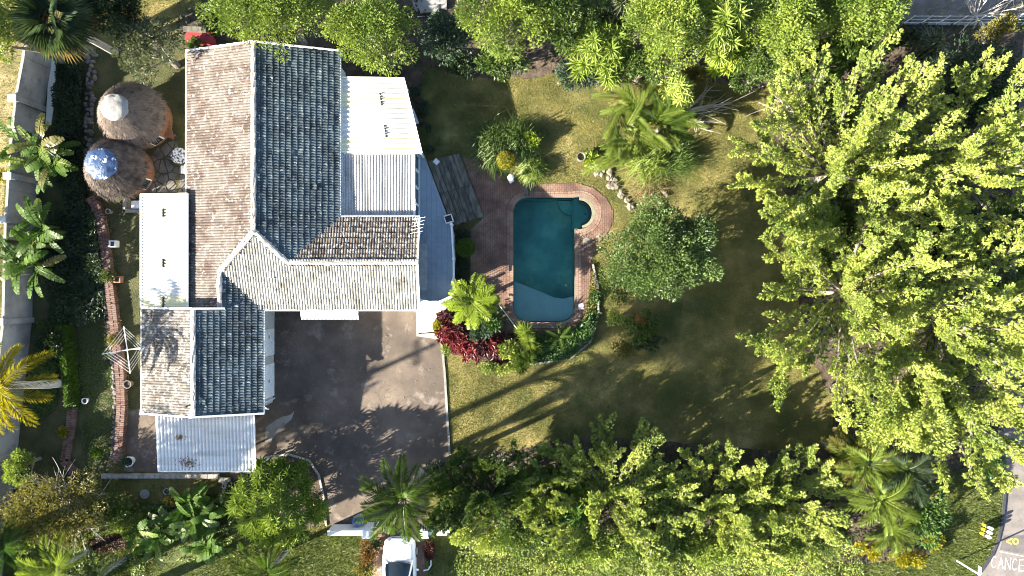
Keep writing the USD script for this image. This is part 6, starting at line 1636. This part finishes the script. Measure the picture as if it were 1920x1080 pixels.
# clipped hedge strip as one long bush
hp = rag(PL([(112, 606), (145, 606), (150, 690), (154, 760), (132, 765), (128, 700), (118, 660)]), 0.06, 81)
rg = np.random.default_rng(82)
b = hp.bounds
p = rg.uniform([b[0], b[1]], [b[2], b[3]], (16000, 2)); p = p[shapely.contains_xy(hp, p[:, 0], p[:, 1])]
ed = np.array([hp.exterior.distance(Point(q)) for q in p])
zt = 0.85 * np.clip(0.35 + ed / 0.35, 0, 1) * (0.85 + 0.3 * meshkit.fbm(np.c_[p * 2, 0 * p[:, 0]], 3, 4)); zt *= rg.random(len(p)) ** 0.25
hd = thing('clipped_hedge', 'fresh green clipped hedge strip in the left garden', 'hedge', (*hp.centroid.coords[0], 0))
part(hd, 'foliage', MB().add(*leaf_quads(np.c_[p, zt], rdir(rg, len(p)) + [0, 0, 0.3], rdir(rg, len(p)) * 0.6 + [0, 0, 1], 0.11 * rg.uniform(0.6, 1.3, len(p)), 0.055)), lf_top)
part(hd, 'stem', MB().tube([(*hp.centroid.coords[0], 0), (*hp.centroid.coords[0], 0.6)], 0.03, 6), bark)
cover('garden_cover', 'dark ivy like ground cover between boundary wall and huts', rag(PL([(108, 110), (160, 110), (160, 250), (168, 400), (140, 420), (110, 330), (108, 200)]), 0.12, 83), 9000, 0.55, 0.15, lf_dark, 20)
cover('garden_cover', 'dark shrubby ground cover left of the brick edging', rag(PL([(100, 400), (180, 380), (195, 470), (205, 590), (165, 610), (100, 600), (95, 500)]), 0.12, 84), 9000, 0.6, 0.16, lf_dark, 21)
cover('garden_cover', 'low green ground cover in the lower left garden', rag(PL([(75, 600), (115, 600), (110, 760), (60, 800), (60, 700)]), 0.12, 85), 3500, 0.35, 0.13, lf_mid, 22)
cover('garden_cover', 'sparse weeds on the shaded grass beside the lower brick edging', rag(PL([(150, 610), (212, 610), (222, 860), (160, 880), (150, 770)]), 0.1, 86), 5200, 0.1, 0.08, lf_mid, 23)
bare('dead_twigs', 'fallen bare twigs on the dark ground cover by the brick edging', 168, 575, 32, 0.5, 8, n=6, cat='twigs')
dense('yellow_shrub', 'yellow round shrub beyond the boundary wall at the left edge', 8, 330, 12, 14, 1.0, lf_yellow, 0.12, seed=190, cat='shrub')
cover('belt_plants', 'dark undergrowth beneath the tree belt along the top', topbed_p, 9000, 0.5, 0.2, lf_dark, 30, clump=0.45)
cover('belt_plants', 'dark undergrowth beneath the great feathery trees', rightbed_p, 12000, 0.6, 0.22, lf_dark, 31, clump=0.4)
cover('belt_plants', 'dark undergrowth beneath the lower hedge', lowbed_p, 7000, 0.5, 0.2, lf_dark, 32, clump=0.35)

# what stands just left of the picture and throws its shade into it
op = thing('utility_pole', 'wooden utility pole left of the frame whose long shadow crosses the yard', 'pole', (-29.6, -14.6, 0))
part(op, 'shaft', MB().tube([(-29.6, -14.6, 0), (-29.6, -14.6, 12.4)], [0.17, 0.12], 10), bark)
part(op, 'cross_arm', MB().box((-29.6, -14.6, 11.9), (0.12, 1.4, 0.12)), bark)

def away(X, Y, top):
    k = FPX / (CH - top * 0.62)
    return 960 + X * k, 540 - Y * k, k
for lab, X, Y, R_, top, low_, sd in (('tall street tree below the frame, its shadow lies on the lawn', -26.0, -17.2, 3.3, 19.0, 0.74, 201), ('tallest street tree below the frame, its shadow lies beside the round tree', -22.5, -17.3, 3.5, 19.2, 0.60, 202),
                               ('tree left of the frame whose shade falls on the lower carport', -29.2, -14.2, 2.3, 9.8, 0.66, 203)):
    x_, y_, k_ = away(X, Y, top)
    dense('street_tree', lab, x_, y_, R_ * k_, R_ * k_, top, lf_mid, 0.22, seed=sd, low=low_, dens=300)

# ------------------------------------------------------------ grass
rg = np.random.default_rng(303)
def grass(name, label, region, per_m2, hgt, leaf, wd):
    b = region.bounds
    n = int((b[2] - b[0]) * (b[3] - b[1]) * per_m2)
    p = rg.uniform([b[0], b[1]], [b[2], b[3]], (n, 2))
    shapely.prepare(region)
    p = p[shapely.contains_xy(region, p[:, 0], p[:, 1])]
    d = meshkit.fbm(np.c_[p * 0.55, np.zeros(len(p))], 4, 7)
    p = p[rg.random(len(p)) < np.clip(2.2 * d - 0.35, 0.12, 1)]
    n = len(p)
    a = rg.uniform(0, 2 * np.pi, n); s = np.c_[-np.sin(a), np.cos(a)] * wd / 2
    h = hgt * rg.uniform(0.4, 1.2, n); l = rg.normal(0, 0.7, (n, 2)) * h[:, None]
    v = np.stack([np.c_[p - s, np.zeros(n)], np.c_[p + s, np.zeros(n)], np.c_[p + l, h]], 1).reshape(-1, 3)
    return single(name, (v, np.arange(3 * n).reshape(-1, 3)), leaf, label, 'grass', kind='stuff')
FR = sbox(-28.4, -16.6, 28.4, 16.6)
hard = unary_union([house_p.buffer(0.3), drive_p, deck_p, pool_p, patio_p, road_p, brick_drive, PL([(795, 300), (862, 290), (908, 412), (850, 428)], 0.2), PL([(290, 770), (480, 770), (480, 885), (290, 885)])])
beds = unary_union([leftbed_p, topbed_p, rightbed_p, lowbed_p, poolbed_p, drivebed_p])
lawn_reg = FR.difference(unary_union([hard, beds, verge_p, front_p, neigh_p, westlawn_p]))
cover('lawn_weeds', 'small green weed patches spread over the big lawn', lawn_reg, 9000, 0.06, 0.07, lf_mid, 50, cat='weeds', clump=0.60)
cover('garden_plants', 'tangled green plants overgrowing the lower left corner', rag(PL([(-10, 985), (60, 1000), (250, 985), (300, 1020), (430, 985), (440, 1040), (300, 1060), (200, 1100), (-20, 1100)]), 0.3, 91), 5200, 0.55, 0.17, lf_bright, 51, clump=0.42)
cover('garden_plants', 'dark leafy plants filling the bed below the carport strip', rag(PL([(210, 945), (430, 930), (450, 990), (240, 1005)]), 0.2, 92), 3000, 0.6, 0.17, lf_mid, 52)
dense('shrub', 'yellow-green shrub between the big olive shrub and the banana plants', 245, 985, 34, 26, 1.3, lf_bright, 0.14, seed=221, cat='shrub')
dense('shrub', 'bright green shrub in the bottom left corner below the olive shrub', 40, 1010, 44, 30, 1.5, lf_bright, 0.15, seed=222, cat='shrub')
cover('fallen_leaves', 'brown fallen leaves strewn over the big lawn', lawn_reg, 3800, 0.03, 0.07, lf_dry, 40, cat='leaves')
cover('fallen_leaves', 'few dry leaves blown over the asphalt yard', drive_p.difference(house_p.buffer(0.4)), 520, 0.03, 0.07, lf_dry, 42, cat='leaves')
cover('fallen_leaves', 'brown litter along the left brick edging', line.buffer(0.5), 2600, 0.36, 0.07, lf_dry, 41, cat='leaves', clump=0.45)
grass('grass', 'short dry grass of the big lawn round the pool', lawn_reg, 720, 0.07, grass_lawn, 0.022)
grass('grass', 'green grass of the verge by the road', verge_p.difference(unary_union([road_p, lowbed_p])).intersection(FR), 600, 0.14, grass_green, 0.035)
grass('grass', 'green grass in front of the gate walls', front_p.difference(unary_union([drive_p, brick_drive])).intersection(FR), 520, 0.16, grass_green, 0.035)
grass('grass', 'sunlit grass beyond the boundary wall', neigh_p.intersection(FR), 500, 0.07, grass_green, 0.02)
grass('grass', 'shaded grass between the huts, edging and house', westlawn_p.difference(house_p), 400, 0.05, grass_lawn, 0.018)
